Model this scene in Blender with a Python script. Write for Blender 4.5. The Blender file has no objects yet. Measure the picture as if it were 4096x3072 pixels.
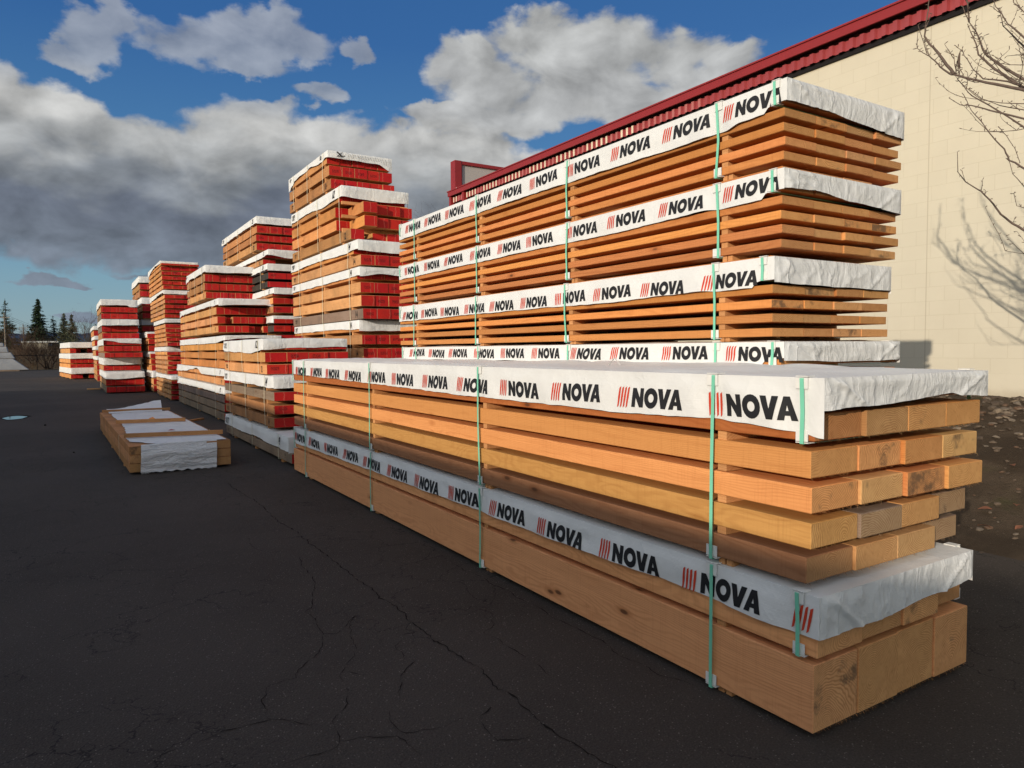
import bpy, bmesh, math, random
from mathutils import Vector, Matrix, noise
R = math.radians
random.seed(7)
SC = bpy.context.scene
COL = SC.collection

# ------------------------------------------------------------------ camera
cam_d = bpy.data.cameras.new("camera")
cam = bpy.data.objects.new("camera", cam_d)
COL.objects.link(cam)
SC.camera = cam
FPX, YAW, PITCH, ROLL, EYE = 2840.74, R(32.0597), R(-2.8237), R(-0.48743), 1.6
cam_d.sensor_fit = 'HORIZONTAL'
cam_d.sensor_width = 36.0
cam_d.lens = 36.0 * FPX / 4096.0
cam_d.clip_start = 0.05
cam_d.clip_end = 8000
_f = Vector((math.sin(YAW)*math.cos(PITCH), math.cos(YAW)*math.cos(PITCH), math.sin(PITCH)))
_r = Vector((math.cos(YAW), -math.sin(YAW), 0))
_u = _r.cross(_f)
_r2 = _r*math.cos(ROLL) + _u*math.sin(ROLL)
_u2 = -_r*math.sin(ROLL) + _u*math.cos(ROLL)
cam.matrix_world = Matrix(((_r2.x, _u2.x, -_f.x, 0), (_r2.y, _u2.y, -_f.y, 0), (_r2.z, _u2.z, -_f.z, EYE), (0, 0, 0, 1)))

# ------------------------------------------------------------------ exposure, sun, sky
SC.view_settings.view_transform = 'Standard'
SC.view_settings.look = 'None'
SC.view_settings.gamma = 1.0
SC.view_settings.use_curve_mapping = False
SC.view_settings.exposure = -0.16
SUN_STRENGTH = 3.95
SKY_STRENGTH = 0.15
TO_SUN = Vector((-1.0, -0.48, 0.265)).normalized()
sun_d = bpy.data.lights.new("sun", 'SUN')
sun_d.energy = SUN_STRENGTH
sun_d.angle = R(0.53)
sun_d.color = (1.0, 0.87, 0.70)
sun = bpy.data.objects.new("sun", sun_d)
COL.objects.link(sun)
sun.rotation_euler = TO_SUN.to_track_quat('Z', 'Y').to_euler()

def nd(nt, t, **kw):
    n = nt.nodes.new(t)
    for k, v in kw.items():
        setattr(n, k, v)
    return n

def put(nt, sock, v):
    if isinstance(v, bpy.types.NodeSocket):
        nt.links.new(v, sock)
    else:
        sock.default_value = v

def mth(nt, op, a, b=0.0, c=0.0, clamp=False):
    n = nd(nt, 'ShaderNodeMath', operation=op, use_clamp=clamp)
    put(nt, n.inputs[0], a); put(nt, n.inputs[1], b); put(nt, n.inputs[2], c)
    return n.outputs[0]

def vmth(nt, op, a, b=(0, 0, 0)):
    n = nd(nt, 'ShaderNodeVectorMath', operation=op)
    put(nt, n.inputs[0], a)
    if op == 'SCALE':
        put(nt, n.inputs[3], b)
    else:
        put(nt, n.inputs[1], b)
    return n.outputs[1] if op in ('DOT_PRODUCT', 'LENGTH') else n.outputs[0]

def mrange(nt, v, a, b, c=0.0, d=1.0, smooth=True):
    n = nd(nt, 'ShaderNodeMapRange', interpolation_type='SMOOTHSTEP' if smooth else 'LINEAR')
    put(nt, n.inputs[0], v)
    for i, x in enumerate((a, b, c, d)):
        put(nt, n.inputs[i+1], x)
    return n.outputs[0]

def mixc(nt, f, a, b, mode='MIX'):
    n = nd(nt, 'ShaderNodeMix', data_type='RGBA', blend_type=mode)
    put(nt, n.inputs[0], f)
    put(nt, n.inputs[6], a if isinstance(a, bpy.types.NodeSocket) else (*a[:3], 1))
    put(nt, n.inputs[7], b if isinstance(b, bpy.types.NodeSocket) else (*b[:3], 1))
    return n.outputs[2]

def nois(nt, vec, scale, detail=4, rough=0.55, dist=0.0, col=False):
    n = nd(nt, 'ShaderNodeTexNoise')
    put(nt, n.inputs['Vector'], vec)
    n.inputs['Scale'].default_value = scale
    n.inputs['Detail'].default_value = detail
    n.inputs['Roughness'].default_value = rough
    n.inputs['Distortion'].default_value = dist
    return n.outputs['Color'] if col else n.outputs['Fac']

# clouds as (azimuth, elevation, half width, half height) in degrees round the horizon
CLOUDS = [(2.2,20.4,2.6,1.5),(3.9,21.6,1.4,1.2),(-.5,19.8,1.4,.7),(.5,19.2,2.3,.9),(8.2,21.1,3.4,1.6),(12.1,22.2,4.2,1.6),(14.1,23.2,2.3,1.4),
(16,22,3,1.2),(11.7,20.6,3.2,.9),(20.4,21.7,1.2,.8),(17.2,18.8,1.8,.8),(38.2,22,7.3,2.6),(28.8,21.2,3,2.1),(34.3,23,3.9,1.8),
(45,21.3,4,1.8),(49,20.6,3.6,1.4),(37.2,19,9.5,1.9),(31.1,20,4.6,1.8),(46,18.4,5.5,2.2),(-2.7,16.3,1.6,1.9),(-.8,16,2.9,1.6),(1,15.4,3,2),
(-2.1,13.7,4.3,2.7),(4.3,14.4,4.9,2.2),(12.3,16,5,2.3),(13.7,17.6,2.6,.9),(8.5,14.2,5.2,2.3),(17.7,15.4,4.7,2.1),(24.2,16,4.2,1.7),
(22.6,14.4,9.9,3.0),(29.3,15.6,4,1.4),(28.2,12.1,9,2.4),(31,17.4,5.5,1.3),(26,18,2.4,.9),(37.2,14.3,3.1,.9),(.9,11.6,11.3,3.2),(12.2,12,13,3.5),(.8,8.6,15,2.5),
(15.7,8.6,17.5,2.9),(27,10,12,4.2),(33,13,6,2.2),(36,8,9,4),(22,11,10,4),(10,7.1,14,1.8),(23,6.8,11,2.3),(40,10,14,4),(60,14,14,4),(-20,12,14,5),(-45,16,20,8),(-.8,4.75,2.3,.55),(-1.5,5.1,1.0,.45),(.6,4.55,1.3,.3),(6,5.5,3.5,.4),(1,2.5,1.9,.35)]
W = bpy.data.worlds.new("World")
SC.world = W
W.use_nodes = True
nt = W.node_tree
nt.nodes.clear()
out = nd(nt, 'ShaderNodeOutputWorld')
bg = nd(nt, 'ShaderNodeBackground')
nt.links.new(bg.outputs[0], out.inputs[0])
bg.inputs[1].default_value = SKY_STRENGTH
sky = nd(nt, 'ShaderNodeTexSky', sky_type='NISHITA')
sky.sun_disc = False
sky.sun_elevation = math.asin(TO_SUN.z)
sky.sun_rotation = math.atan2(TO_SUN.x, TO_SUN.y)
sky.air_density = 1.0
sky.dust_density = 0.3
sky.ozone_density = 1.6
hsv = nd(nt, 'ShaderNodeHueSaturation')
hsv.inputs['Hue'].default_value = 0.5
hsv.inputs['Saturation'].default_value = 1.22
hsv.inputs['Value'].default_value = 0.92
nt.links.new(sky.outputs[0], hsv.inputs['Color'])
tc = nd(nt, 'ShaderNodeTexCoord')
sep = nd(nt, 'ShaderNodeSeparateXYZ')
nt.links.new(tc.outputs['Generated'], sep.inputs[0])
az = mth(nt, 'MULTIPLY', mth(nt, 'ARCTAN2', sep.outputs[0], sep.outputs[1]), 180/math.pi)
el = mth(nt, 'MULTIPLY', mth(nt, 'ARCSINE', sep.outputs[2]), 180/math.pi)
cx = nd(nt, 'ShaderNodeCombineXYZ')
nt.links.new(az, cx.inputs[0]); nt.links.new(el, cx.inputs[1])
UV = cx.outputs[0]
blue = nd(nt, 'ShaderNodeValToRGB')
be = blue.color_ramp.elements
be[0].position = 0.0; be[0].color = (1.55, 2.45, 3.2, 1)
be[1].position = 1.0; be[1].color = (0.16, 0.62, 1.9, 1)
for p_, c_ in ((0.12, (1.15, 2.25, 3.2)), (0.28, (0.40, 1.36, 2.95)), (0.5, (0.17, 0.80, 2.45))):
    e_ = be.new(p_); e_.color = (*c_, 1)
nt.links.new(mth(nt, 'DIVIDE', el, 45.0), blue.inputs[0])
away = mrange(nt, mth(nt, 'ABSOLUTE', mth(nt, 'SUBTRACT', az, 32)), 60, 120, 0.8, 0.0)
clear = mixc(nt, away, hsv.outputs[0], blue.outputs[0])
flat = vmth(nt, 'MULTIPLY', UV, (0.8, 1.25, 1))
warp = vmth(nt, 'SUBTRACT', nois(nt, flat, 0.22, 3, 0.5, col=True), (0.5, 0.5, 0.5))
warp2 = vmth(nt, 'SUBTRACT', nois(nt, flat, 0.8, 6, 0.55, col=True), (0.5, 0.5, 0.5))
P = vmth(nt, 'ADD', UV, vmth(nt, 'MULTIPLY', warp, (4.5, 3.2, 0)))
P = vmth(nt, 'ADD', P, vmth(nt, 'MULTIPLY', warp2, (1.9, 1.7, 0)))
rmin = None
for (a, e, ra, re) in CLOUDS:
    q = vmth(nt, 'MULTIPLY', vmth(nt, 'SUBTRACT', P, (a, e, 0)), (1/(ra*1.1), 1/(re*1.1), 0))
    d2 = vmth(nt, 'DOT_PRODUCT', q, q)
    rmin = d2 if rmin is None else mth(nt, 'SMOOTH_MIN', rmin, d2, 0.35)
def billow(off):
    return nois(nt, vmth(nt, 'ADD', flat, off), 0.24, 8, 0.52, 0.3)
fb = billow((0, 0, 0))
fb2 = billow((-0.9, 1.3, 0))
F = mth(nt, 'ADD', mth(nt, 'SUBTRACT', 1.0, rmin), mth(nt, 'MULTIPLY', mth(nt, 'SUBTRACT', fb, 0.5), 2.0))
thin = mth(nt, 'MULTIPLY', mrange(nt, el, 16.5, 19.5), mrange(nt, az, 26, 20))
dens = mth(nt, 'MULTIPLY', mrange(nt, F, -0.06, 0.58), mth(nt, 'SUBTRACT', 1.0, mth(nt, 'MULTIPLY', thin, 0.42)))
# unseen broken cloud, added above and behind to brighten the shade
dome = mrange(nt, nois(nt, vmth(nt, 'MULTIPLY', tc.outputs['Generated'], (1, 1, 1.6)), 2.6, 8, 0.55), 0.46, 0.62)
behind = mth(nt, 'MAXIMUM', mrange(nt, el, 27, 36), mth(nt, 'MULTIPLY', mrange(nt, mth(nt, 'ABSOLUTE', mth(nt, 'SUBTRACT', az, 32)), 60, 85), mrange(nt, el, 4, 9)))
dens = mth(nt, 'MAXIMUM', dens, mth(nt, 'MULTIPLY', dome, behind))
# sunlit shoulders above, shaded bellies below
big = nois(nt, vmth(nt, 'MULTIPLY', UV, (0.55, 1.0, 1)), 0.30, 4, 0.5)
lift = mth(nt, 'ADD', el, mth(nt, 'MULTIPLY', mth(nt, 'SUBTRACT', big, 0.5), 8.0))
lift = mth(nt, 'ADD', lift, mrange(nt, az, 18, 34, 0.0, 2.2))
cr = nd(nt, 'ShaderNodeValToRGB')
cr.color_ramp.interpolation = 'EASE'
els = cr.color_ramp.elements
K = 1.0
els[0].position = 0.0; els[0].color = (1.6*K, 1.95*K, 2.5*K, 1)
els[1].position = 1.0; els[1].color = (3.3*K, 3.35*K, 3.3*K, 1)
for p_, c_ in ((0.20, (1.5, 1.8, 2.25)), (0.30, (1.25, 1.45, 1.8)), (0.38, (1.05, 1.2, 1.52)), (0.46, (1.7, 1.85, 2.05)), (0.55, (2.8, 2.88, 2.9)), (0.65, (3.8, 3.8, 3.7)), (0.78, (3.2, 3.25, 3.25))):
    e_ = els.new(p_); e_.color = (c_[0]*K, c_[1]*K, c_[2]*K, 1)
nt.links.new(mth(nt, 'DIVIDE', lift, 26.0), cr.inputs[0])
relief = mth(nt, 'MULTIPLY', mth(nt, 'SUBTRACT', fb, fb2), 1.6)
gain = mth(nt, 'MAXIMUM', mth(nt, 'MINIMUM', mth(nt, 'ADD', 1.0, relief), 1.4), 0.66)
sunside = mrange(nt, vmth(nt, 'DOT_PRODUCT', tc.outputs['Generated'], tuple(TO_SUN)), 0.0, 0.9, 1.0, 3.4)  # clouds out of view toward the sun brightened to fill shaded faces
ccol = vmth(nt, 'SCALE', cr.outputs[0], mth(nt, 'MULTIPLY', gain, sunside))
ccol = mixc(nt, mrange(nt, sunside, 1.2, 4.0), ccol, mixc(nt, 1.0, ccol, (1.03, 1.0, 0.94), 'MULTIPLY'))
fade = mrange(nt, el, -1.0, 1.5)
mask = mth(nt, 'MULTIPLY', mth(nt, 'MULTIPLY', dens, fade), 0.97)
fin = mixc(nt, mask, clear, ccol)
nt.links.new(fin, bg.inputs[0])

# ------------------------------------------------------------------ material helpers
def newmat(name, rough=0.7, spec=0.3):
    m = bpy.data.materials.new(name)
    m.use_nodes = True
    t = m.node_tree
    b = t.nodes['Principled BSDF']
    b.inputs['Roughness'].default_value = rough
    b.inputs['Specular IOR Level'].default_value = spec
    return m, t, b

def bump(t, b, h, strength=0.3, dist=0.01):
    n = nd(t, 'ShaderNodeBump')
    n.inputs['Strength'].default_value = strength
    n.inputs['Distance'].default_value = dist
    put(t, n.inputs['Height'], h)
    t.links.new(n.outputs[0], b.inputs['Normal'])

def plain(name, c, rough=0.7, spec=0.3, var=0.12, sc=6.0, bmp=0.0):
    m, t, b = newmat(name, rough, spec)
    o = nd(t, 'ShaderNodeTexCoord').outputs['Object']
    f = nois(t, o, sc, 6, 0.6)
    f = mrange(t, f, 0.25, 0.75, 1-var, 1+var, False)
    col = nd(t, 'ShaderNodeVectorMath', operation='SCALE')
    col.inputs[0].default_value = c
    t.links.new(f, col.inputs[3])
    t.links.new(col.outputs[0], b.inputs['Base Color'])
    if bmp:
        bump(t, b, nois(t, o, sc*8, 5), bmp, 0.01)
    return m

def wood(name, end=False, red=False, weather=0.0):
    """3-D log texture; the board's own tone comes from its object colour."""
    m, t, b = newmat(name, 0.75, 0.2)
    tcn = nd(t, 'ShaderNodeTexCoord')
    oi = nd(t, 'ShaderNodeObjectInfo')
    rnd = oi.outputs['Random']
    o = tcn.outputs['Object']
    off = nd(t, 'ShaderNodeCombineXYZ')
    put(t, off.inputs[0], mth(t, 'MULTIPLY', rnd, 37.0)); put(t, off.inputs[1], mth(t, 'MULTIPLY', rnd, 91.0)); put(t, off.inputs[2], mth(t, 'MULTIPLY', rnd, 53.0))
    o2 = vmth(t, 'ADD', o, off.outputs[0])
    # ring centre, differs per board
    rc = nois(t, off.outputs[0], 3.1, 1, 0.5, col=True)
    ctr = vmth(t, 'ADD', vmth(t, 'MULTIPLY', vmth(t, 'SUBTRACT', rc, (0.5, 0.5, 0.5)), (0.9, 0, 0.9)), (0.13, 0, 0.03))
    slow = vmth(t, 'SUBTRACT', nois(t, vmth(t, 'MULTIPLY', o2, (2.2, 0.55, 2.2)), 1.6, 3, 0.5, col=True), (0.5, 0.5, 0.5))
    pos = vmth(t, 'SUBTRACT', vmth(t, 'ADD', vmth(t, 'MULTIPLY', o, (1, 0, 1)), vmth(t, 'MULTIPLY', slow, (0.16, 0, 0.16))), ctr)
    rr = vmth(t, 'LENGTH', vmth(t, 'MULTIPLY', pos, (1, 0, 1)))
    fine = nois(t, vmth(t, 'MULTIPLY', o2, (60, 3.0, 60) if not end else (40, 40, 40)), 1.0, 4, 0.6)
    ring = mth(t, 'SINE', mth(t, 'ADD', mth(t, 'MULTIPLY', rr, 640.0 if not end else 620.0), mth(t, 'MULTIPLY', fine, 1.6)))
    ring = mrange(t, ring, -0.4, 1.0)
    wide = nois(t, vmth(t, 'MULTIPLY', o2, (7, 0.5, 7)), 1.0, 3, 0.55)
    base = oi.outputs['Color']
    v = mrange(t, rnd, 0.0, 1.0, 0.80, 1.16, False)
    base = vmth(t, 'SCALE', base, v)
    if end:
        base = mixc(t, 0.38, base, (0.54, 0.345, 0.155))
    dark = mixc(t, 1.0, base, (0.60, 0.46, 0.36) if not end else (0.52, 0.38, 0.28), 'MULTIPLY')
    c = mixc(t, mth(t, 'MULTIPLY', ring, mrange(t, wide, 0.3, 0.7, 0.10, 0.42 if not end else 1.0)), base, dark)
    light = mixc(t, 1.0, base, (1.22, 1.26, 1.32), 'MULTIPLY')
    c = mixc(t, mrange(t, wide, 0.45, 0.75, 0, 0.6), c, light)
    c = mixc(t, mrange(t, fine, 0.45, 0.8, 0, 0.35), c, dark)
    # knots
    vor = nd(t, 'ShaderNodeTexVoronoi')
    put(t, vor.inputs['Vector'], vmth(t, 'MULTIPLY', o2, (4.6, 1.7, 4.6)))
    vor.inputs['Scale'].default_value = 1.0
    if not end:
        kd = vor.outputs['Distance']
        c = mixc(t, mrange(t, kd, 0.17, 0.05, 0, 0.6), c, dark)
        c = mixc(t, mrange(t, kd, 0.075, 0.035, 0, 0.85), c, (0.09, 0.04, 0.02))
        saw = nois(t, vmth(t, 'MULTIPLY', o2, (4, 95, 4)), 1.0, 3, 0.6)
        c = mixc(t, mrange(t, saw, 0.48, 0.75, 0, 0.22), c, dark)
    # grey and dirty patches
    st = nois(t, vmth(t, 'MULTIPLY', o2, (1.5, 1.1, 2.5) if not end else (6, 6, 6)), 1.3, 6, 0.62)
    if weather > 0:
        strip = nois(t, vmth(t, 'MULTIPLY', o2, (0.6, 1.7, 1.4)), 1.0, 4, 0.55)
        grey = mixc(t, 1.0, base, (0.56, 0.60, 0.64), 'MULTIPLY')
        c = mixc(t, mrange(t, strip, 0.48, 0.66, 0, weather), c, grey)
        c = mixc(t, mrange(t, strip, 0.47, 0.28, 0, 0.45), c, light)
        c = mixc(t, mrange(t, st, 0.58, 0.74, 0, 0.5), c, (0.10, 0.075, 0.055))
    elif end:
        st2 = mth(t, 'ADD', st, mrange(t, rnd, 0.55, 1.0, -0.12, 0.10, False))
        c = mixc(t, mrange(t, st2, 0.56, 0.72, 0, 0.75), c, (0.075, 0.055, 0.04))
        st3 = nois(t, o2, 26.0, 5, 0.7)
        c = mixc(t, mrange(t, st3, 0.62, 0.8, 0, 0.4), c, (0.10, 0.06, 0.035))
    else:
        c = mixc(t, mrange(t, st, 0.62, 0.8, 0, 0.28), c, (0.20, 0.10, 0.05))
    if red:
        ps = nois(t, vmth(t, 'MULTIPLY', o2, (5, 5, 5)), 1.0, 6, 0.65)
        rcol = mixc(t, mrange(t, rnd, 0.0, 1.0, 0.0, 1.0, False), (0.44, 0.005, 0.010), (0.50, 0.019, 0.010))
        rcol = mixc(t, mrange(t, ps, 0.35, 0.72, 0, 0.55), rcol, (0.27, 0.012, 0.012))
        rcol = mixc(t, mth(t, 'MULTIPLY', ring, 0.22), rcol, (0.50, 0.05, 0.04))
        so = nd(t, 'ShaderNodeSeparateXYZ')
        t.links.new(o, so.inputs[0])
        # a pale check line down some ends
        ln = mth(t, 'ADD', so.outputs[0], mth(t, 'MULTIPLY', nois(t, vmth(t, 'MULTIPLY', o2, (0, 0, 9)), 1.0, 3, 0.6), 0.10))
        ln = mth(t, 'ABSOLUTE', mth(t, 'SUBTRACT', ln, mth(t, 'ADD', 0.09, mth(t, 'MULTIPLY', rnd, 0.25))))
        rcol = mixc(t, mrange(t, ln, 0.006, 0.002, 0, 0.7), rcol, (0.62, 0.17, 0.12))
        # unreadable ink stamp in the middle of the end
        at = nd(t, 'ShaderNodeAttribute', attribute_type='OBJECT', attribute_name='stamp')
        sx = mth(t, 'SUBTRACT', mth(t, 'ABSOLUTE', mth(t, 'SUBTRACT', so.outputs[0], 0.125)), 0.062)
        sz = mth(t, 'SUBTRACT', mth(t, 'ABSOLUTE', mth(t, 'SUBTRACT', so.outputs[2], 0.085)), 0.026)
        box = mth(t, 'MULTIPLY', mrange(t, sx, 0.004, 0.0), mrange(t, sz, 0.004, 0.0))
        ink = mrange(t, nois(t, vmth(t, 'MULTIPLY', o2, (1.0, 1, 1.5)), 95.0, 2, 0.5), 0.47, 0.53)
        rcol = mixc(t, mth(t, 'MULTIPLY', mth(t, 'MULTIPLY', box, ink), mth(t, 'MULTIPLY', at.outputs['Fac'], 0.8)), rcol, (0.03, 0.008, 0.008))
        c = mixc(t, mrange(t, ps, 0.80, 0.70, 0.35, 1.0), c, rcol)
        b.inputs['Roughness'].default_value = 0.6
    t.links.new(c, b.inputs['Base Color'])
    bump(t, b, mth(t, 'ADD', mth(t, 'MULTIPLY', ring, 0.5), mth(t, 'MULTIPLY', fine, 1.2)), 0.35 if not end else 0.5, 0.0025)
    return m

def cloth(name, c=(0.74, 0.74, 0.725), stretch=(14, 14, 3.0), strength=0.55, rough=0.55, lump=1.0):
    m, t, b = newmat(name, rough, 0.35)
    o = nd(t, 'ShaderNodeTexCoord').outputs['Object']
    w = vmth(t, 'ADD', o, vmth(t, 'SCALE', nois(t, o, 5.0, 3, 0.5, col=True), 0.16))
    h1 = nois(t, vmth(t, 'MULTIPLY', w, stretch), 1.0, 4, 0.55)
    r1 = mth(t, 'SUBTRACT', 1.0, mth(t, 'ABSOLUTE', mth(t, 'MULTIPLY', mth(t, 'SUBTRACT', h1, 0.5), 5.0)), clamp=True)
    h2 = nois(t, w, 11.0, 4, 0.6)
    hh = mth(t, 'ADD', mth(t, 'MULTIPLY', mth(t, 'POWER', r1, 2.0), 0.7), mth(t, 'MULTIPLY', h2, lump))
    d = mrange(t, nois(t, o, 2.3, 6, 0.65), 0.3, 0.75, 1.02, 0.90, False)
    sc = nd(t, 'ShaderNodeVectorMath', operation='SCALE')
    sc.inputs[0].default_value = c
    t.links.new(d, sc.inputs[3])
    t.links.new(sc.outputs[0], b.inputs['Base Color'])
    b.inputs['Sheen Weight'].default_value = 0.05
    weave = nois(t, vmth(t, 'MULTIPLY', o, (30, 4, 260)), 1.0, 2, 0.5)
    bump(t, b, mth(t, 'ADD', hh, mth(t, 'MULTIPLY', weave, 0.25)), strength, 0.012)
    return m

M = {}
M['fir'] = wood('fir_side')
M['fir_end'] = wood('fir_end', end=True)
M['old'] = wood('weathered_fir_side', weather=0.6)
M['red'] = wood('red_painted_end', end=True, red=True)
M['wrap'] = cloth('white_wrap_side', stretch=(5, 5, 5), strength=0.22)
M['wrap_end'] = cloth('white_wrap_end', c=(0.71, 0.715, 0.71), stretch=(8, 8, 1.6), strength=0.5, rough=0.4, lump=0.25)
M['wrap_rough'] = cloth('crinkled_wrap', c=(0.70, 0.71, 0.73), stretch=(4, 4, 26), strength=1.0, rough=0.75)
M['tarp_grey_shade'] = cloth('grey_shaded_cover', c=(0.30, 0.31, 0.335), stretch=(3, 3, 8), strength=0.6)  # cover colour lowered to carry the shade on the far left bundles
M['tarp'] = cloth('grey_white_cover', c=(0.68, 0.69, 0.71), stretch=(3, 3, 8), strength=0.5)
M['ink'] = plain('black_print', (0.018, 0.018, 0.02), 0.55, 0.3, 0.2, 20)
M['ink_red'] = plain('red_print', (0.58, 0.055, 0.025), 0.5, 0.3, 0.1, 20)
M['stamp'] = plain('black_stencil_paint', (0.03, 0.025, 0.022), 0.7, 0.2, 0.3, 30)
M['strap'] = plain('green_plastic_strap', (0.20, 0.60, 0.42), 0.35, 0.5, 0.06, 9)
M['cord'] = plain('pale_strap', (0.72, 0.67, 0.48), 0.5, 0.4, 0.12, 9)
M['card'] = plain('white_corner_card', (0.74, 0.73, 0.70), 0.8, 0.2, 0.06, 25)
M['cardedge'] = plain('brown_card_edge', (0.30, 0.20, 0.12), 0.9, 0.1, 0.1, 25)
M['wallpaint'] = None

# ------------------------------------------------------------------ mesh helpers
class MB:
    def __init__(s):
        s.v = []; s.f = []; s.m = []; s.sm = []
    def face(s, idx, m=0, smooth=False):
        s.f.append(tuple(idx)); s.m.append(m); s.sm.append(smooth)
    def poly(s, pts, m=0, smooth=False):
        n = len(s.v); s.v += [tuple(p) for p in pts]
        s.face(range(n, n+len(pts)), m, smooth)
    def box(s, x0, x1, y0, y1, z0, z1, m=0, ends=None, mat=None):
        n = len(s.v)
        P = [Vector((x, y, z)) for x in (x0, x1) for y in (y0, y1) for z in (z0, z1)]
        if mat: P = [mat @ p for p in P]
        s.v += [tuple(p) for p in P]
        e = m if ends is None else ends
        for q, mm in (((0, 1, 3, 2), m), ((4, 6, 7, 5), m), ((0, 4, 5, 1), e), ((2, 3, 7, 6), e), ((0, 2, 6, 4), m), ((1, 5, 7, 3), m)):
            s.face([n+i for i in q], mm)
    def cbox(s, x0, x1, y0, y1, z0, z1, c=0.003, m=0, ends=0):
        """box with chamfered edges"""
        n = len(s.v)
        def V(p): s.v.append(p); return len(s.v)-1
        idx = {}
        xs, ys, zs = (x0, x1), (y0, y1), (z0, z1)
        for i in (0, 1):
            for j in (0, 1):
                for k in (0, 1):
                    sx, sy, sz = (c if i == 0 else -c), (c if j == 0 else -c), (c if k == 0 else -c)
                    idx[i, j, k, 'x'] = V((xs[i], ys[j]+sy, zs[k]+sz))
                    idx[i, j, k, 'y'] = V((xs[i]+sx, ys[j], zs[k]+sz))
                    idx[i, j, k, 'z'] = V((xs[i]+sx, ys[j]+sy, zs[k]))
        I = lambda i, j, k, a: idx[i, j, k, a]
        for i in (0, 1):
            q = [I(i, 0, 0, 'x'), I(i, 0, 1, 'x'), I(i, 1, 1, 'x'), I(i, 1, 0, 'x')]
            s.face(q if i == 0 else q[::-1], m)
            q = [I(0, i, 0, 'y'), I(1, i, 0, 'y'), I(1, i, 1, 'y'), I(0, i, 1, 'y')]
            s.face(q if i == 0 else q[::-1], ends)
            q = [I(0, 0, i, 'z'), I(0, 1, i, 'z'), I(1, 1, i, 'z'), I(1, 0, i, 'z')]
            s.face(q if i == 0 else q[::-1], m)
        for a in (0, 1):
            for b_ in (0, 1):
                q = [I(a, b_, 0, 'x'), I(a, b_, 0, 'y'), I(a, b_, 1, 'y'), I(a, b_, 1, 'x')]
                s.face(q if a == b_ else q[::-1], m)
                q = [I(a, 0, b_, 'x'), I(a, 1, b_, 'x'), I(a, 1, b_, 'z'), I(a, 0, b_, 'z')]
                s.face(q if a != b_ else q[::-1], m)
                q = [I(0, a, b_, 'y'), I(1, a, b_, 'y'), I(1, a, b_, 'z'), I(0, a, b_, 'z')]
                s.face(q if a == b_ else q[::-1], m)
        for i in (0, 1):
            for j in (0, 1):
                for k in (0, 1):
                    s.face((I(i, j, k, 'x'), I(i, j, k, 'y'), I(i, j, k, 'z')), m)
    def grid(s, P, nu, nv, m=0, smooth=True, flip=False):
        n = len(s.v)
        for i in range(nu+1):
            for j in range(nv+1):
                s.v.append(tuple(P(i/nu, j/nv)))
        for i in range(nu):
            for j in range(nv):
                a = n+i*(nv+1)+j
                q = (a, a+1, a+nv+2, a+nv+1)
                s.face(q[::-1] if flip else q, m, smooth)
    def tube(s, pts, rads, k=6, m=0, smooth=True, cap=True):
        n0 = len(s.v)
        pts = [Vector(p) for p in pts]
        for i, p in enumerate(pts):
            d = (pts[min(i+1, len(pts)-1)] - pts[max(i-1, 0)]).normalized()
            up = Vector((0, 0, 1)) if abs(d.z) < 0.9 else Vector((1, 0, 0))
            a = d.cross(up).normalized(); b_ = d.cross(a)
            for q in range(k):
                t = 2*math.pi*q/k
                s.v.append(tuple(p + (a*math.cos(t)+b_*math.sin(t))*rads[i]))
        for i in range(len(pts)-1):
            for q in range(k):
                a = n0+i*k+q; b2 = n0+i*k+(q+1) % k
                s.face((a, b2, b2+k, a+k), m, smooth)
        if cap:
            s.face([n0+q for q in range(k)], m); s.face([n0+(len(pts)-1)*k+q for q in range(k)][::-1], m)
    def build(s, name, mats, parent=None, loc=None, fix=False):
        me = bpy.data.meshes.new(name)
        me.from_pydata(s.v, [], s.f)
        for x in mats: me.materials.append(x)
        me.polygons.foreach_set('material_index', s.m)
        me.polygons.foreach_set('use_smooth', s.sm)
        if fix:
            bm = bmesh.new(); bm.from_mesh(me)
            bmesh.ops.recalc_face_normals(bm, faces=bm.faces)
            bm.to_mesh(me); bm.free()
        me.update()
        o = bpy.data.objects.new(name, me)
        COL.objects.link(o)
        if parent: o.parent = parent
        if loc: o.location = loc
        return o

def thing(name, loc, label, cat, group=None):
    o = bpy.data.objects.new(name, None)
    o.empty_display_size = 0.2
    COL.objects.link(o)
    o.location = loc
    o['label'] = label; o['category'] = cat
    if group: o['group'] = group
    return o

def tag(o, label, cat, group=None):
    o['label'] = label; o['category'] = cat
    if group: o['group'] = group
    return o

def struct(o, kind='structure'):
    o['kind'] = kind
    return o

_glyph = {}
def glyphs(s):
    """triangles of a line of writing, cap height 1, origin bottom-left"""
    if s in _glyph: return _glyph[s]
    cu = bpy.data.curves.new('t', 'FONT'); cu.body = s; cu.size = 1.0
    cu.offset = 0.028
    ob = bpy.data.objects.new('t', cu); COL.objects.link(ob)
    dg = bpy.context.evaluated_depsgraph_get()
    me = ob.evaluated_get(dg).to_mesh()
    vs = [(v.co.x, v.co.y) for v in me.vertices]; fs = [tuple(p.vertices) for p in me.polygons]
    ob.evaluated_get(dg).to_mesh_clear()
    bpy.data.objects.remove(ob); bpy.data.curves.remove(cu)
    x0 = min(v[0] for v in vs); y0 = min(v[1] for v in vs); hh = max(v[1] for v in vs)-y0
    vs = [((x-x0)/hh, (y-y0)/hh) for x, y in vs]
    _glyph[s] = (vs, fs)
    return _glyph[s]

def write(mb, s, place, size, m, squeeze=0.8):
    vs, fs = glyphs(s)
    n = len(mb.v)
    mb.v += [tuple(place(x*size*squeeze, y*size)) for x, y in vs]
    for f in fs: mb.face([n+i for i in f], m)

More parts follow.
